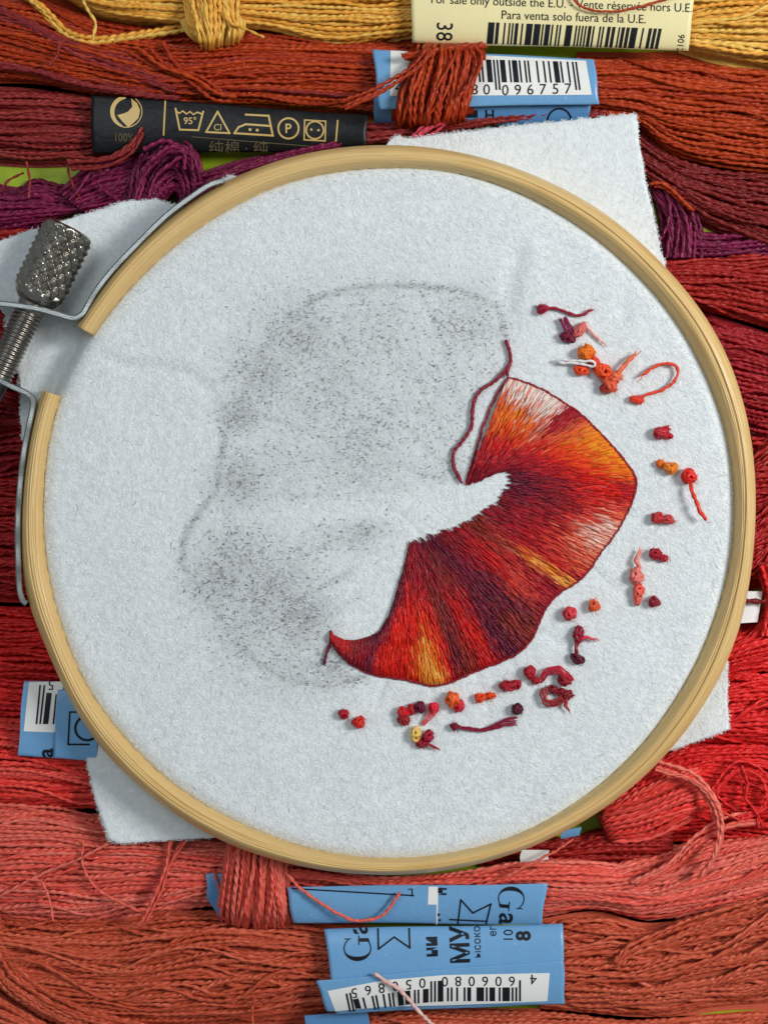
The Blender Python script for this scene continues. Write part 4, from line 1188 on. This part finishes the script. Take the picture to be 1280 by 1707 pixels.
A2 = fibres(x, y, felt_z(x, y) + 1.4, rng.normal(0.1, 1.0, nd), rng.uniform(1.6, 6.5, nd), rng.uniform(0.55, 1.25, nd), sh * np.array([0.96, 1.0, 1.05]), rng.uniform(0, 0.8, nd), rng.normal(0, 1.6, nd))
# fuzz on the flaps and standing out from the cut edge
NE = 16000
th_ = rng.uniform(0, 360, NE)
fl = np.interp(th_, np.append(tha, 360), np.append(flap, flap[0])); li = R_IN(th_) + 12
ok = fl > li + 30
th_, fl, li = th_[ok], fl[ok], li[ok]; ne = len(th_)
edge = rng.random(ne) < 0.35
rr = np.where(edge, fl + rng.uniform(-3, 3, ne), li + (fl - li) * np.sqrt(rng.random(ne)))
x = CX + rr * np.cos(np.radians(th_)); y = CY + rr * np.sin(np.radians(th_))
z = 77 + 2.0 * np.sin(x * 0.021 + 1) * np.sin(y * 0.017) + 0.7 * np.sin(x * 0.043 - y * 0.031)
z = z + np.where((x < 330) & (y < 560), 6 * np.sin((x + y) * 0.02), 0) * np.clip((rr - li) / (fl - li), 0, 1)
sh = rng.uniform(0.82, 0.95, (ne, 1))
A3 = fibres(x, y, z + np.where(edge, rng.uniform(-7, -1, ne), rng.uniform(0, 0.4, ne)), rng.uniform(0, np.pi, ne), np.where(edge, rng.uniform(3, 8, ne), rng.uniform(5, 12, ne)), rng.uniform(0.4, 0.9, ne), sh * np.array([0.985, 1, 1.0]), rng.uniform(-0.25, 0.3, ne), rng.normal(0, 2, ne))
parts_ = [A1, A2, A3]; o = 0; Vs, Fs, Cs = [], [], []
for a in parts_:
    Vs.append(a[0]); Fs.append(a[1] + o); Cs.append(a[2]); o += len(a[0])
link('felt_fuzz', make_mesh('felt_fuzz', np.vstack(Vs), np.vstack(Fs), col=np.vstack(Cs)), M_FIBRE, felt, kind='stuff')

# ------------------------------------------------------------------ embroidery
C = {'W': (228, 196, 188), 'w': (214, 142, 124), 'O': (222, 92, 22), 'Y': (232, 128, 40), 'y': (234, 158, 84), 'C': (206, 92, 60), 'c': (190, 66, 54), 'R': (186, 34, 28), 'r': (164, 26, 30),
     'K': (152, 22, 38), 'P': (92, 14, 42), 'B': (126, 40, 32), 'D': (118, 16, 34), 'F': (206, 42, 26), 'k': (134, 20, 36), 'o': (214, 70, 26)}
SEC = [  # inner point, outer point, tones from the inner edge outwards
    ((777, 804), (846, 629), '0D .2K .42r .52C .62O .74C .84w 1W'),
    ((784, 803), (874, 637), '0D .22K .42R .55O .66Y .76C .84W 1W'),
    ((798, 799), (905, 650), '0D .22K .42R .55O .66Y .74C .82W .98W'),
    ((806, 796), (930, 665), '0D .22K .42R .56O .66C .76W .97W'),
    ((813, 793), (950, 678), '0D .22k .4R .52C .64w .72K .97K'),
    ((820, 790), (964, 687), '0D .25k .42R .56C .66K .8K 1K'),
    ((828, 787), (980, 702), '0D .28K .46R .6C .74C .97C'),
    ((838, 785), (1000, 722), '0D .3K .45R .6o .72O .84Y .98Y'),
    ((848, 783), (1032, 757), '0P .25K .45R .62o .76O .86Y 1Y'),
    ((853, 788), (1056, 790), '0P .28K .5R .68F .8O .9Y 1O'),
    ((853, 797), (1060, 808), '0P .3D .48r .66F .85R 1K'),
    ((850, 808), (1053, 836), '0P .32D .5K .7R .9R 1K'),
    ((847, 816), (1040, 864), '0P .3D .48k .64R .76c .86w .95C'),
    ((838, 830), (1022, 894), '0D .3k .5K .66c .78w .9W 1w'),
    ((826, 843), (1000, 922), '0D .3K .5r .66c .8C .9w 1C'),
    ((812, 853), (982, 950), '0D .3K .55r .75c .92C 1K'),
    ((798, 862), (966, 966), '0B .3K .5r .7R .9K'),
    ((790, 866), (953, 976), '0B .25K .44C .52Y .66y .8Y .96y'),
    ((780, 871), (938, 984), '0B .3B .55K .8k 1K'),
    ((765, 879), (920, 1000), '0K .2r .45R .65c .85K 1K'),
    ((750, 885), (906, 1020), '0D .25K .55r .75c .9k'),
    ((735, 891), (895, 1046), '0D .3k .5P .75P 1B'),
    ((722, 896), (884, 1068), '0P .4P .6P .74B .98B'),
    ((711, 900), (864, 1088), '0P .4D .6P .98P'),
    ((705, 902), (848, 1097), '0P .3B .5K .65P .9P'),
    ((700, 903), (830, 1105), '0P .25B .4k .5r .7R .97r'),
    ((696, 905), (808, 1113), '0D .3k .5r .75R .97r'),
    ((692, 906), (786, 1122), '0P .25k .45B .6P .8B .95B'),
    ((689, 907), (768, 1130), '0D .3k .42B .6B .8P .95D'),
    ((687, 908), (752, 1137), '0D .25k .45r .6F .8F .95R'),
    ((685, 909), (734, 1142), '0D .25K .45R .6F .72O .85Y .97y'),
    ((683, 911), (716, 1143), '0D .3K .5F .6O .66Y .8y .97Y'),
    ((681, 920), (700, 1139), '0D .3r .5F .68F .74Y .86O .96R'),
    ((676, 942), (680, 1134), '0D .25K .4F .7F .95R'),
    ((664, 982), (655, 1130), '0P .25k .45F .7F .95R'),
    ((650, 1026), (640, 1128), '0P .3K .5R .8F .95r'),
    ((636, 1050), (624, 1125), '0P .3D .5R .8R .95K'),
    ((626, 1058), (615, 1122), '0P .5P .95P'),
    ((612, 1063), (603, 1117), '0P .4k .7D .95D'),
    ((592, 1068), (588, 1109), '0k .4B .6k .95D'),
    ((574, 1067), (572, 1097), '0k .4R .6k .95D'),
    ((560, 1061), (560, 1082), '0K .5r .95D'),
    ((551, 1056), (550, 1066), '0K .5K 1K')]
def parse(t):
    ps, cs = [], []
    for w in t.split():
        ps.append(float(w[:-1])); cs.append(dye(C[w[-1]], 1.06))
    return np.array(ps), np.array(cs)
TS = np.linspace(0, 1, 60)
tab = np.stack([np.stack([np.interp(TS, *(lambda p, c: (p, c[:, k]))(*parse(s[2]))) for k in range(3)], -1) for s in SEC])   # (sec, t, rgb)
INN = np.array([s[0] for s in SEC], float); OUT = np.array([s[1] for s in SEC], float)
mids = 0.5 * (INN + OUT)
arc = np.concatenate([[0], np.cumsum(0.35 * np.linalg.norm(np.diff(INN, axis=0), axis=1) + np.linalg.norm(np.diff(OUT, axis=0), axis=1) * 0.9)])
def sector(a):
    """position along the motif (0..arc end) -> inner, outer, colour row"""
    k = np.clip(np.searchsorted(arc, a, side='right') - 1, 0, len(SEC) - 2)
    f = ((a - arc[k]) / (arc[k + 1] - arc[k]))[:, None]
    return INN[k] * (1 - f) + INN[k + 1] * f, OUT[k] * (1 - f) + OUT[k + 1] * f, k, f[:, 0]
def emb_z(x, y, t): return felt_z(x, y) + 2.5 + 5.0 * np.clip(np.minimum(t, 1 - t) * 6, 0, 1)

# padding under the stitches
na_, nt_ = 160, 24
a = np.linspace(0, arc[-1], na_); tt = np.linspace(0.01, 0.99, nt_)
I_, O_, k_, f_ = sector(a)
X = I_[:, None, 0] * (1 - tt) + O_[:, None, 0] * tt; Y = I_[:, None, 1] * (1 - tt) + O_[:, None, 1] * tt
Zp = emb_z(X, Y, tt[None, :] + 0 * X)
ti = np.clip((tt * 59).astype(int), 0, 59)
colp = (tab[k_][:, ti] * (1 - f_[:, None, None]) + tab[k_ + 1][:, ti] * f_[:, None, None])
i, j = np.meshgrid(np.arange(na_ - 1), np.arange(nt_ - 1), indexing='ij'); q = (i * nt_ + j).ravel()
F = np.stack([q, q + 1, q + nt_ + 1, q + nt_], -1)
emb = link('embroidery', make_mesh('embroidery', at(X, Y, Zp).reshape(-1, 3), F, uv=np.stack([X * .05, Y * .05], -1), col=colp.reshape(-1, 3)), M_TINT, felt,
           label='curved fan of long and short stitches shading from plum through scarlet to orange and white')
# stitches
def stitches(n, r_, ln=(15, 34), wid=(1.35, 2.05), zof=0.0):
    a = r_.uniform(0, arc[-1], n)
    I, O, k, f = sector(a)
    Lr = np.linalg.norm(O - I, axis=1)
    length = np.minimum(r_.uniform(*ln, n), Lr * 0.9)
    h = length / Lr / 2
    # stitches keep an even spacing on the cloth: the inner end of the fan takes fewer
    w_i = np.linalg.norm(INN[k + 1] - INN[k], axis=1) + 1.0; w_o = np.linalg.norm(OUT[k + 1] - OUT[k], axis=1) + 1.0
    rat = np.clip(w_i / w_o, 0.05, 1.5)
    uu = r_.random(n)
    t = (-rat + np.sqrt(rat ** 2 + uu * (1 - rat ** 2))) / np.where(np.abs(1 - rat) < 1e-3, 1e-3, 1 - rat)
    t = np.where(np.abs(1 - rat) < 1e-3, uu, t)
    t = np.clip(t, 0.0, 1.0)
    t0 = np.clip(t - h, -0.012 - 0.03 * r_.random(n) * (Lr > 60), 1); t1 = np.clip(t + h, 0, 0.995)
    short = (t1 - t0) * Lr < 14
    t0 = np.where(short & (t > 0.5), t1 - 16 / Lr, t0); t1 = np.where(short & (t <= 0.5), t0 + 16 / Lr, t1)
    m = 6
    ts = np.linspace(0, 1, m)
    tt = t0[:, None] + (t1 - t0)[:, None] * ts
    x = I[:, None, 0] * (1 - tt) + O[:, None, 0] * tt; y = I[:, None, 1] * (1 - tt) + O[:, None, 1] * tt
    d = (O - I) / Lr[:, None]; nx, ny = -d[:, 1], d[:, 0]
    slant = r_.normal(0, 0.06, n)[:, None] * length[:, None] * (ts - 0.5) + r_.normal(0, 0.6, (n, 1)) * np.sin(ts * 3.14)
    x = x + nx[:, None] * slant; y = y + ny[:, None] * slant
    z = emb_z(x, y, np.clip(tt, 0, 1)) + zof + r_.uniform(0, 3.2, (n, 1)) + 2.0 * np.sin(ts * np.pi) - 1.8
    tm = np.clip(0.5 * (t0 + t1) + r_.normal(0, 0.075, n), 0, 1)
    # colour by a neighbouring sector so that the bands bite into each other
    fj = np.clip(f + r_.normal(0, 0.30, n), 0, 1)[:, None]
    it = (tm * 59).astype(int)
    c = (tab[k, it] * (1 - fj) + tab[k + 1, it] * fj) * r_.uniform(0.72, 1.28, (n, 1)) * 1.35
    W = at(x, y, z)
    rr = r_.uniform(*wid, n)[:, None] * np.array([0.55, 0.95, 1, 1, 0.95, 0.5]) * U
    tw = np.cumsum(np.full((n, m), 0.5), 1) + r_.uniform(0, 6, (n, 1))
    return W, rr, tw, np.minimum(c, 0.92)
r_ = np.random.default_rng(77)
W, rr, tw, cs = stitches(7200, r_)
order = np.argsort(-np.linalg.norm(W[:, -1] - W[:, 0], axis=1) * rr.max(1) - 0.02 * W[:, :, 2].max(1))
V, F, uv = tubes(W, rr, 6, tw, 0.3)
per = 36
big = order[:300]
rest = np.ones(len(W), bool); rest[big] = False
Wr = np.where(rest)[0]
V2, F2, uv2 = tubes(W[Wr], rr[Wr], 6, tw[Wr], 0.3)
link('stitches', make_mesh('stitches', V2, F2, uv2, np.repeat(cs[Wr], per, 0)), M_TINT, emb, kind='stuff')
for k in big:
    V, F, uv = tubes(W[k:k + 1], rr[k:k + 1], 6, tw[k:k + 1], 0.3)
    link('stitch', make_mesh('stitch', V, F, uv, np.repeat(cs[k:k + 1], per, 0)), M_TINT, emb)
# outline worked round the outer edge and up the straight side
def ecord(name, pts, z, r, rgb, seed, pitch=24, **kw):
    p = np.asarray(pts, float)
    V, F, uv = cord(np.column_stack([p[:, :2], felt_z(p[:, 0], p[:, 1]) - ZF + (p[:, 2] if p.shape[1] > 2 else 0)]), ZF + z, r, seed=seed, pitch=pitch)
    return link(name, make_mesh(name, V, F, uv, np.broadcast_to(lin(rgb) * 1.2, (len(V), 3))), M_TINT, emb, **kw)
ecord('outline_stitching', [tuple(o) for o in OUT], 2.6, 2.5, (138, 20, 38), 21)
ecord('side_stitching', [(777, 803), (790, 760), (805, 710), (825, 662), (846, 629)], 3.0, 2.4, (138, 20, 38), 22)
ecord('side_stitching', [(684, 906), (676, 938), (664, 980), (650, 1024), (634, 1050)], 3.0, 2.2, (96, 16, 40), 23)
ecord('loose_thread', [(842, 566), (849, 586), (850, 604), (838, 622), (820, 638), (800, 652), (790, 668), (787, 692), (784, 715), (770, 735), (756, 755), (756, 778), (763, 792), (770, 806)], 5.5, 3.6, (130, 16, 42), 24)
ecord('loose_thread', [(850, 600), (846, 616), (845, 630)], 6.0, 3.4, (130, 16, 42), 25)
ecord('loose_thread', [(552, 1058), (549, 1076), (543, 1094), (539, 1109)], 4.5, 2.8, (96, 10, 34), 26)

# ------------------------------------------------------------------ knots and thread ends on the felt
KG = 'thread knots and thread ends on the felt'
def coil(cx, cy, rx, ry, ang, seed, zb, rgb, turns=2.6, thick=0.29):
    """a wound blob of thread: an elliptic coil that climbs and crosses itself"""
    r_ = np.random.default_rng(seed + 9000)
    rx, ry = rx * 1.2, ry * 1.2
    M = 110
    t = np.linspace(0, 1, M)
    ph = 2 * np.pi * (turns * 1.5) * t + r_.uniform(0, 6)
    pre = 2 * np.pi * r_.uniform(0.8, 1.5) * t + r_.uniform(0, 6)
    tl = r_.uniform(1.15, 1.5) + 0.4 * np.sin(ph * 0.37)
    ux, uy, uz = np.cos(ph), np.sin(ph) * np.cos(tl), np.sin(ph) * np.sin(tl)
    ux, uy = ux * np.cos(pre) - uy * np.sin(pre), ux * np.sin(pre) + uy * np.cos(pre)
    m = min(rx, ry)
    g = 1 + 0.10 * smooth_noise(1, M, 22, r_)[0]
    lx, ly = rx * 0.70 * ux * g, ry * 0.70 * uy * g
    c, s_ = math.cos(math.radians(ang)), math.sin(math.radians(ang))
    x = cx + lx * c - ly * s_; y = cy + lx * s_ + ly * c
    z = zb + m * 0.72 + m * 0.55 * uz
    W = at(x, y, z)[None]
    rr = np.full((1, M), m * thick * U) * (1 + 0.1 * smooth_noise(1, M, 10, r_))
    V, F, uv = tubes(W, rr, 9, (np.arange(M) * 0.45)[None], 0.36)
    cc = lin(rgb) * 1.35 * r_.uniform(0.92, 1.08)
    # heart that fills the coil
    th = np.linspace(0, np.pi, 7)[1:-1]; pp = np.linspace(0, 2 * np.pi, 12, endpoint=False)
    TH, PP = np.meshgrid(th, pp, indexing='ij')
    hx, hy, hz = rx * .82 * np.sin(TH) * np.cos(PP), ry * .82 * np.sin(TH) * np.sin(PP), m * 0.74 * np.cos(TH)
    H = at(cx + hx * c - hy * s_, cy + hx * s_ + hy * c, zb + m * 0.6 + hz).reshape(-1, 3)
    i, j = np.meshgrid(np.arange(4), np.arange(12), indexing='ij'); j2 = (j + 1) % 12
    HF = np.stack([i * 12 + j, i * 12 + j2, (i + 1) * 12 + j2, (i + 1) * 12 + j], -1).reshape(-1, 4)
    HF = np.vstack([HF, [[0, 1, 2, 3], [0, 3, 4, 11], [4, 5, 10, 11], [5, 6, 9, 10], [6, 7, 8, 9]]])
    hair = []
    for k in range(7):
        a = r_.uniform(0, 6.28); dx, dy = math.cos(a), math.sin(a); q = r_.uniform(0.5, 0.8)
        lx, ly = rx * q * dx, ry * q * dy
        hx0, hy0 = cx + lx * c - ly * s_, cy + lx * s_ + ly * c
        L = r_.uniform(3, 7); b_ = a + math.radians(ang) + r_.normal(0, 0.7)
        hair.append((*cord([(hx0, hy0, 0), (hx0 + L * .6 * math.cos(b_), hy0 + L * .6 * math.sin(b_), 1), (hx0 + L * 1.1 * math.cos(b_ + .5), hy0 + L * 1.1 * math.sin(b_ + .5), 0)],
                           zb + m * r_.uniform(0.3, 1.1), 0.55, sides=4, seed=seed * 17 + k), cc * 1.15))
    return hair + [(V, F, uv, cc), (H, HF, np.stack([PP / 6.28, TH], -1).reshape(-1, 2), cc * 0.85)]
def tail(pts, r, rgb, seed, fray=0, lift=3.0, loose=False):
    """a thread end; with fray the last stretch opens into filaments"""
    p = [(q[0], q[1], q[2] if len(q) > 2 else 0) for q in pts]
    p = np.array(p, float)
    r_ = np.random.default_rng(seed + 7000)
    zf = felt_z(p[:, 0], p[:, 1]) - ZF
    p[:, 2] += zf
    out = [(*cord(p, ZF + r + lift, r, seed=seed, pitch=30, wob=0.9), lin(rgb) * 1.35)]
    if fray:
        e, d = p[-1], p[-1] - p[-2]
        d = d / (np.linalg.norm(d[:2]) + 1e-9)
        for k in range(fray):
            a = r_.normal(0, 0.28); L = r_.uniform(6, 15)
            dx = d[0] * math.cos(a) - d[1] * math.sin(a); dy = d[0] * math.sin(a) + d[1] * math.cos(a)
            s0 = e - d * r_.uniform(2, 10)
            out.append((*cord([(s0[0], s0[1], e[2]), (s0[0] + dx * L * .6, s0[1] + dy * L * .6, e[2] + 1), (s0[0] + dx * L * 1.2, s0[1] + dy * L * 1.2, e[2] - 1)],
                              ZF + r + lift, max(0.8, r * 0.3), sides=5, seed=seed * 31 + k), lin(rgb) * 1.5))
    return out
def strandsweep(pts, w, n, r, rgb, seed, lift=3.0):
    """a few filaments side by side, for flattened bundles"""
    out = []
    r_ = np.random.default_rng(seed)
    for k in range(n):
        o = (k / (n - 1) - 0.5) * w if n > 1 else 0
        q = [(x + r_.normal(0, .7) + o * dx, y + r_.normal(0, .7) + o * dy, z) for (x, y, z, dx, dy) in pts]
        out += tail(q, r, np.array(rgb) * r_.uniform(0.9, 1.08), seed * 13 + k, 0, lift)
    return out
def knot_thing(label, cat, knots, tails, name='thread_knot'):
    """knots: list of geometry lists; tails likewise; one mesh when there is one kind of part only"""
    def mk(nm, geo, parent, **kw):
        V, F, uv, c = join(geo)
        m = make_mesh(nm, V, F, uv, np.minimum(c, 0.92))
        return (part(nm, m, M_TINT, parent) if parent else link(nm, m, M_TINT, None, **kw))
    if len(knots) + len(tails) == 1:
        mk(name, (knots + tails)[0], None, label=label, cat=cat, group=KG)
        return
    allv = np.vstack([g[0] for k in knots + tails for g in k])
    c0 = allv.mean(0); c0[2] = allv[:, 2].min()
    e = empty(name, c0, label, cat, KG)
    for k in knots: mk('knot', k, e)
    for k in tails: mk('tail', k, e)
zk = lambda x, y: float(felt_z(np.array([x * 1.0]), np.array([y * 1.0]))[0]) + 1.0
def kn(x, y, rx, ry, ang, seed, rgb, turns=2.6, dz=0, thick=0.29): return coil(x, y, rx, ry, ang, seed, zk(x, y) + dz, rgb, turns, thick)

BUR, PLU, CRI, RED_, ORA, YEL, COR, PNK, ROS = (142, 18, 46), (98, 14, 46), (168, 22, 42), (202, 38, 30), (214, 82, 26), (222, 128, 26), (206, 96, 66), (222, 160, 156), (188, 52, 58)
knot_thing('burgundy thread knot with a long thin tail, uppermost on the felt', 'thread knot', [kn(904, 515, 11, 8, -20, 1, BUR)],
           [tail([(910, 513), (926, 514), (942, 520), (958, 525), (972, 524), (984, 517)], 3.0, BUR, 1, 4)])
knot_thing('plum purple thread end folded into a V under the uppermost burgundy tail', 'thread end', [kn(946, 563, 15, 8, 20, 2, PLU)],
           [strandsweep([(936, 530, 3, 1, -.5), (944, 544, 4, 1, -.5), (954, 560, 3, 1, -.5)], 10, 4, 2.6, (118, 22, 66), 2)])
knot_thing('dusty pink thread curl with a pale wispy tail beside the plum thread end', 'thread knot', [kn(966, 550, 8, 16, 35, 3, (206, 104, 98), 3.4)],
           [tail([(974, 540), (984, 552), (994, 562), (1002, 570)], 3.0, PNK, 3, 6)])
knot_thing('bright orange thread knot above the white thread loop', 'thread knot', [kn(976, 587, 14, 12, -10, 4, (230, 112, 22), 3.2)], [])
knot_thing('white shiny thread loop lying across the orange knots', 'thread loop', [],
           [tail([(924, 602, 0), (944, 600, 4), (968, 602, 7), (988, 603, 8), (992, 608, 8), (982, 610, 7), (962, 606, 5), (930, 604, 1)], 2.7, (238, 228, 230), 5, 0, 7)], name='thread_loop')
knot_thing('orange red twisted thread clump running from the white loop to the coral clump', 'thread clump',
           [kn(968, 617, 13, 9, 10, 6, (224, 66, 28)), kn(1004, 618, 16, 11, 20, 7, (220, 74, 32), 3), kn(990, 604, 8, 14, -20, 8, (214, 62, 30))], [])
knot_thing('peach coral thread clump with a twisted tail pointing up right', 'thread clump',
           [kn(1016, 640, 16, 12, 60, 9, (206, 84, 54), 3), kn(1009, 647, 10, 9, 0, 10, (160, 44, 40)), kn(1026, 628, 11, 10, 0, 11, (216, 112, 78))],
           [tail([(1026, 628, 6), (1036, 614, 7), (1046, 602, 6), (1060, 591, 4)], 4.4, (214, 100, 62), 11, 2)], name='thread_clump')
knot_thing('orange red thread knot with a tail curling into an open loop', 'thread knot', [kn(1061, 666, 13, 7, 10, 12, (214, 54, 30))],
           [tail([(1064, 664), (1080, 657), (1104, 650), (1122, 636), (1130, 620), (1122, 608), (1106, 606), (1086, 614), (1070, 626)], 3.2, (212, 62, 32), 12, 3, 6)])
knot_thing('crimson thread knot with a notched right side, alone near the right of the felt', 'thread knot', [kn(1101, 722, 13, 10, 10, 13, CRI, 3.2), kn(1115, 727, 7, 5, 0, 14, CRI), kn(1110, 715, 6, 5, 0, 140, CRI)], [])
knot_thing('yellow orange thread knot with an elongated loop, right of the embroidery', 'thread knot', [kn(1100, 773, 8, 6, 10, 15, (216, 100, 26)), kn(1117, 780, 13, 10, 20, 16, (226, 118, 28), 2.2)], [])
knot_thing('red thread knot with a straight tail slanting down right', 'thread knot', [kn(1148, 794, 12, 12, 0, 17, (206, 38, 26), 3)],
           [tail([(1150, 804, 5), (1154, 822, 8), (1162, 842, 10), (1170, 858, 10), (1176, 868, 8)], 4.0, (214, 52, 28), 17, 0, 6)])
knot_thing('dusty red thread knot with two lobes under the yellow orange one', 'thread knot', [kn(1095, 863, 11, 9, 0, 18, (172, 40, 46)), kn(1112, 866, 12, 8, 8, 19, (190, 62, 64), 2.2)], [])
knot_thing('dark crimson oblong thread knot above right of the salmon tangle', 'thread knot', [kn(1092, 924, 12, 9, 20, 20, (150, 16, 40), 3.2), kn(1106, 931, 7, 6, 0, 21, (160, 24, 46))], [])
knot_thing('salmon thread tangle standing in a tall column', 'thread tangle', [kn(1060, 960, 11, 13, 0, 22, (214, 116, 108), 2.6), kn(1064, 985, 9, 13, 5, 23, (206, 84, 70), 2.4), kn(1062, 1000, 7, 10, 0, 230, (206, 100, 88))],
           [tail([(1062, 956, 4), (1064, 944, 4), (1060, 934, 3), (1064, 922, 2)], 4.5, (216, 124, 112), 23, 4)], name='thread_tangle')
knot_thing('small dark crimson round knot at the foot of the salmon tangle', 'thread knot', [kn(1090, 1003, 9.5, 9, 0, 24, (128, 14, 34))], [])
knot_thing('small round orange knot left of the salmon tangle', 'thread knot', [kn(990, 1010, 9.5, 10, 0, 25, (206, 84, 44))], [])
knot_thing('small rose red crumpled knot beside the round orange one', 'thread knot', [kn(949, 1022, 11, 11, 0, 26, (194, 50, 60), 3.2)], [])
knot_thing('wine red upright thread clump with a frayed tail to the right', 'thread clump', [kn(964, 1058, 9, 16, 5, 27, (136, 16, 42), 3)],
           [tail([(966, 1068, 4), (978, 1062, 4), (988, 1066, 2)], 3.2, (190, 52, 70), 27, 6), tail([(964, 1066, 3), (960, 1080, 3), (962, 1090, 2)], 4, (128, 12, 40), 270)], name='thread_clump')
knot_thing('dark plum oval knot below the upright wine red clump', 'thread knot', [kn(962, 1098, 14, 8, 28, 28, (84, 8, 36), 2.4)], [])
knot_thing('pair of touching crimson knots left of the crimson thread loop', 'thread knot', [kn(883, 1121, 10, 11, 0, 29, (158, 18, 38)), kn(893, 1135, 7, 6, 0, 30, (150, 14, 36))], [])
knot_thing('crimson thread loop flattened like a leaf above the brown red ring', 'thread loop', [],
           [strandsweep([(900, 1134, 2, 0, 1), (912, 1120, 4, .4, .9), (930, 1116, 6, 0, 1), (944, 1126, 6, -.5, .8), (952, 1136, 4, -.8, .3)], 9, 4, 2.2, (176, 30, 52), 31),
            kn(940, 1134, 12, 9, 25, 31, (140, 20, 36))], name='thread_loop')
knot_thing('brown red ring of thread with a stubby end below the crimson loop', 'thread loop', [kn(946, 1158, 9, 8, 0, 32, (122, 24, 34)), kn(922, 1149, 9, 7, 20, 33, (118, 20, 30)), kn(936, 1154, 8, 7, 0, 330, (124, 24, 34))],
           [strandsweep([(908, 1146, 3, 1, 0), (904, 1160, 5, 1, 0), (914, 1172, 5, .5, -.8), (930, 1170, 5, -.4, -.9), (942, 1160, 4, -.5, -.8)], 8, 4, 2.2, (144, 32, 38), 33),
            tail([(944, 1162, 3), (942, 1174, 3), (944, 1180, 2)], 3.4, (150, 40, 44), 34, 4)], name='thread_loop')
knot_thing('dark red spindle shaped knot between the embroidery and the crimson pair', 'thread knot', [kn(846, 1143, 16, 9, -4, 35, (152, 20, 38), 3), kn(860, 1141, 9, 8, 0, 36, (156, 22, 42))], [])
knot_thing('vivid orange red dumbbell shaped knot under the embroidery', 'thread knot', [kn(800, 1163, 9, 8, 0, 37, (222, 62, 20)), kn(816, 1160, 11, 6, -4, 38, (224, 70, 20), 2.2)], [])
knot_thing('orange thread knot fused to a pinkish red one', 'thread knot', [kn(754, 1166, 12, 13, 0, 39, (218, 92, 40), 3), kn(765, 1177, 9, 11, 20, 40, (196, 32, 54))], [])
knot_thing('tiny dark plum knot right of the dumbbell knot', 'thread knot', [kn(862, 1182, 10, 9, 20, 41, (78, 8, 34))], [])
knot_thing('burgundy thread end with a round knot and a fanned out tail', 'thread knot', [kn(757, 1211, 7, 6.5, 0, 42, (104, 12, 34))],
           [strandsweep([(760, 1210, 2, 0, .4), (780, 1215, 2, 0, .5), (802, 1217, 3, 0, .5), (820, 1213, 4, 0, 1), (842, 1204, 4, 0, 1.6), (862, 1202, 2, 0, 2.0)], 7, 5, 1.9, (132, 18, 52), 43)])
knot_thing('two red knots, the left ones in the small cluster under the embroidery tip', 'thread knot', [kn(672, 1187, 10, 9, 0, 44, (192, 28, 38)), kn(686, 1183, 7, 10, 0, 45, (176, 30, 46))], [])
knot_thing('dark plum knot in the middle of the small cluster', 'thread knot', [kn(699, 1179, 9.5, 10, 0, 46, (88, 10, 40))], [])
knot_thing('brownish red knot, lowest in the small cluster', 'thread knot', [kn(673, 1201, 11, 8, 5, 47, (138, 30, 38))], [])
knot_thing('bright red knot trailing a pink frayed wisp', 'thread knot', [kn(722, 1180, 9, 9, 0, 48, (202, 34, 48))],
           [strandsweep([(724, 1184, 2, .8, .5), (716, 1194, 3, .8, .5), (704, 1208, 1, .4, .3)], 9, 5, 1.4, (206, 84, 96), 49, 2)])
knot_thing('small crimson round knot, leftmost of all the knots', 'thread knot', [kn(573, 1190, 8.5, 8, 0, 50, (160, 18, 40))], [])
knot_thing('small red round knot just right of the leftmost one', 'thread knot', [kn(598, 1204, 10.5, 10, 0, 51, (190, 34, 26))], [])
knot_thing('straw yellow oval knot, the only pale yellow one', 'thread knot', [kn(693, 1224, 9, 14, 10, 52, (226, 178, 96))], [])
knot_thing('burgundy thread loop with a short frayed end beside the straw yellow knot', 'thread loop', [kn(713, 1228, 9, 12, 25, 53, (146, 16, 44), 2.4), kn(702, 1240, 10, 7, 0, 54, (140, 14, 40))],
           [tail([(710, 1240, 3), (720, 1244, 3), (728, 1246, 1)], 3.4, (150, 22, 48), 55, 5)], name='thread_loop')
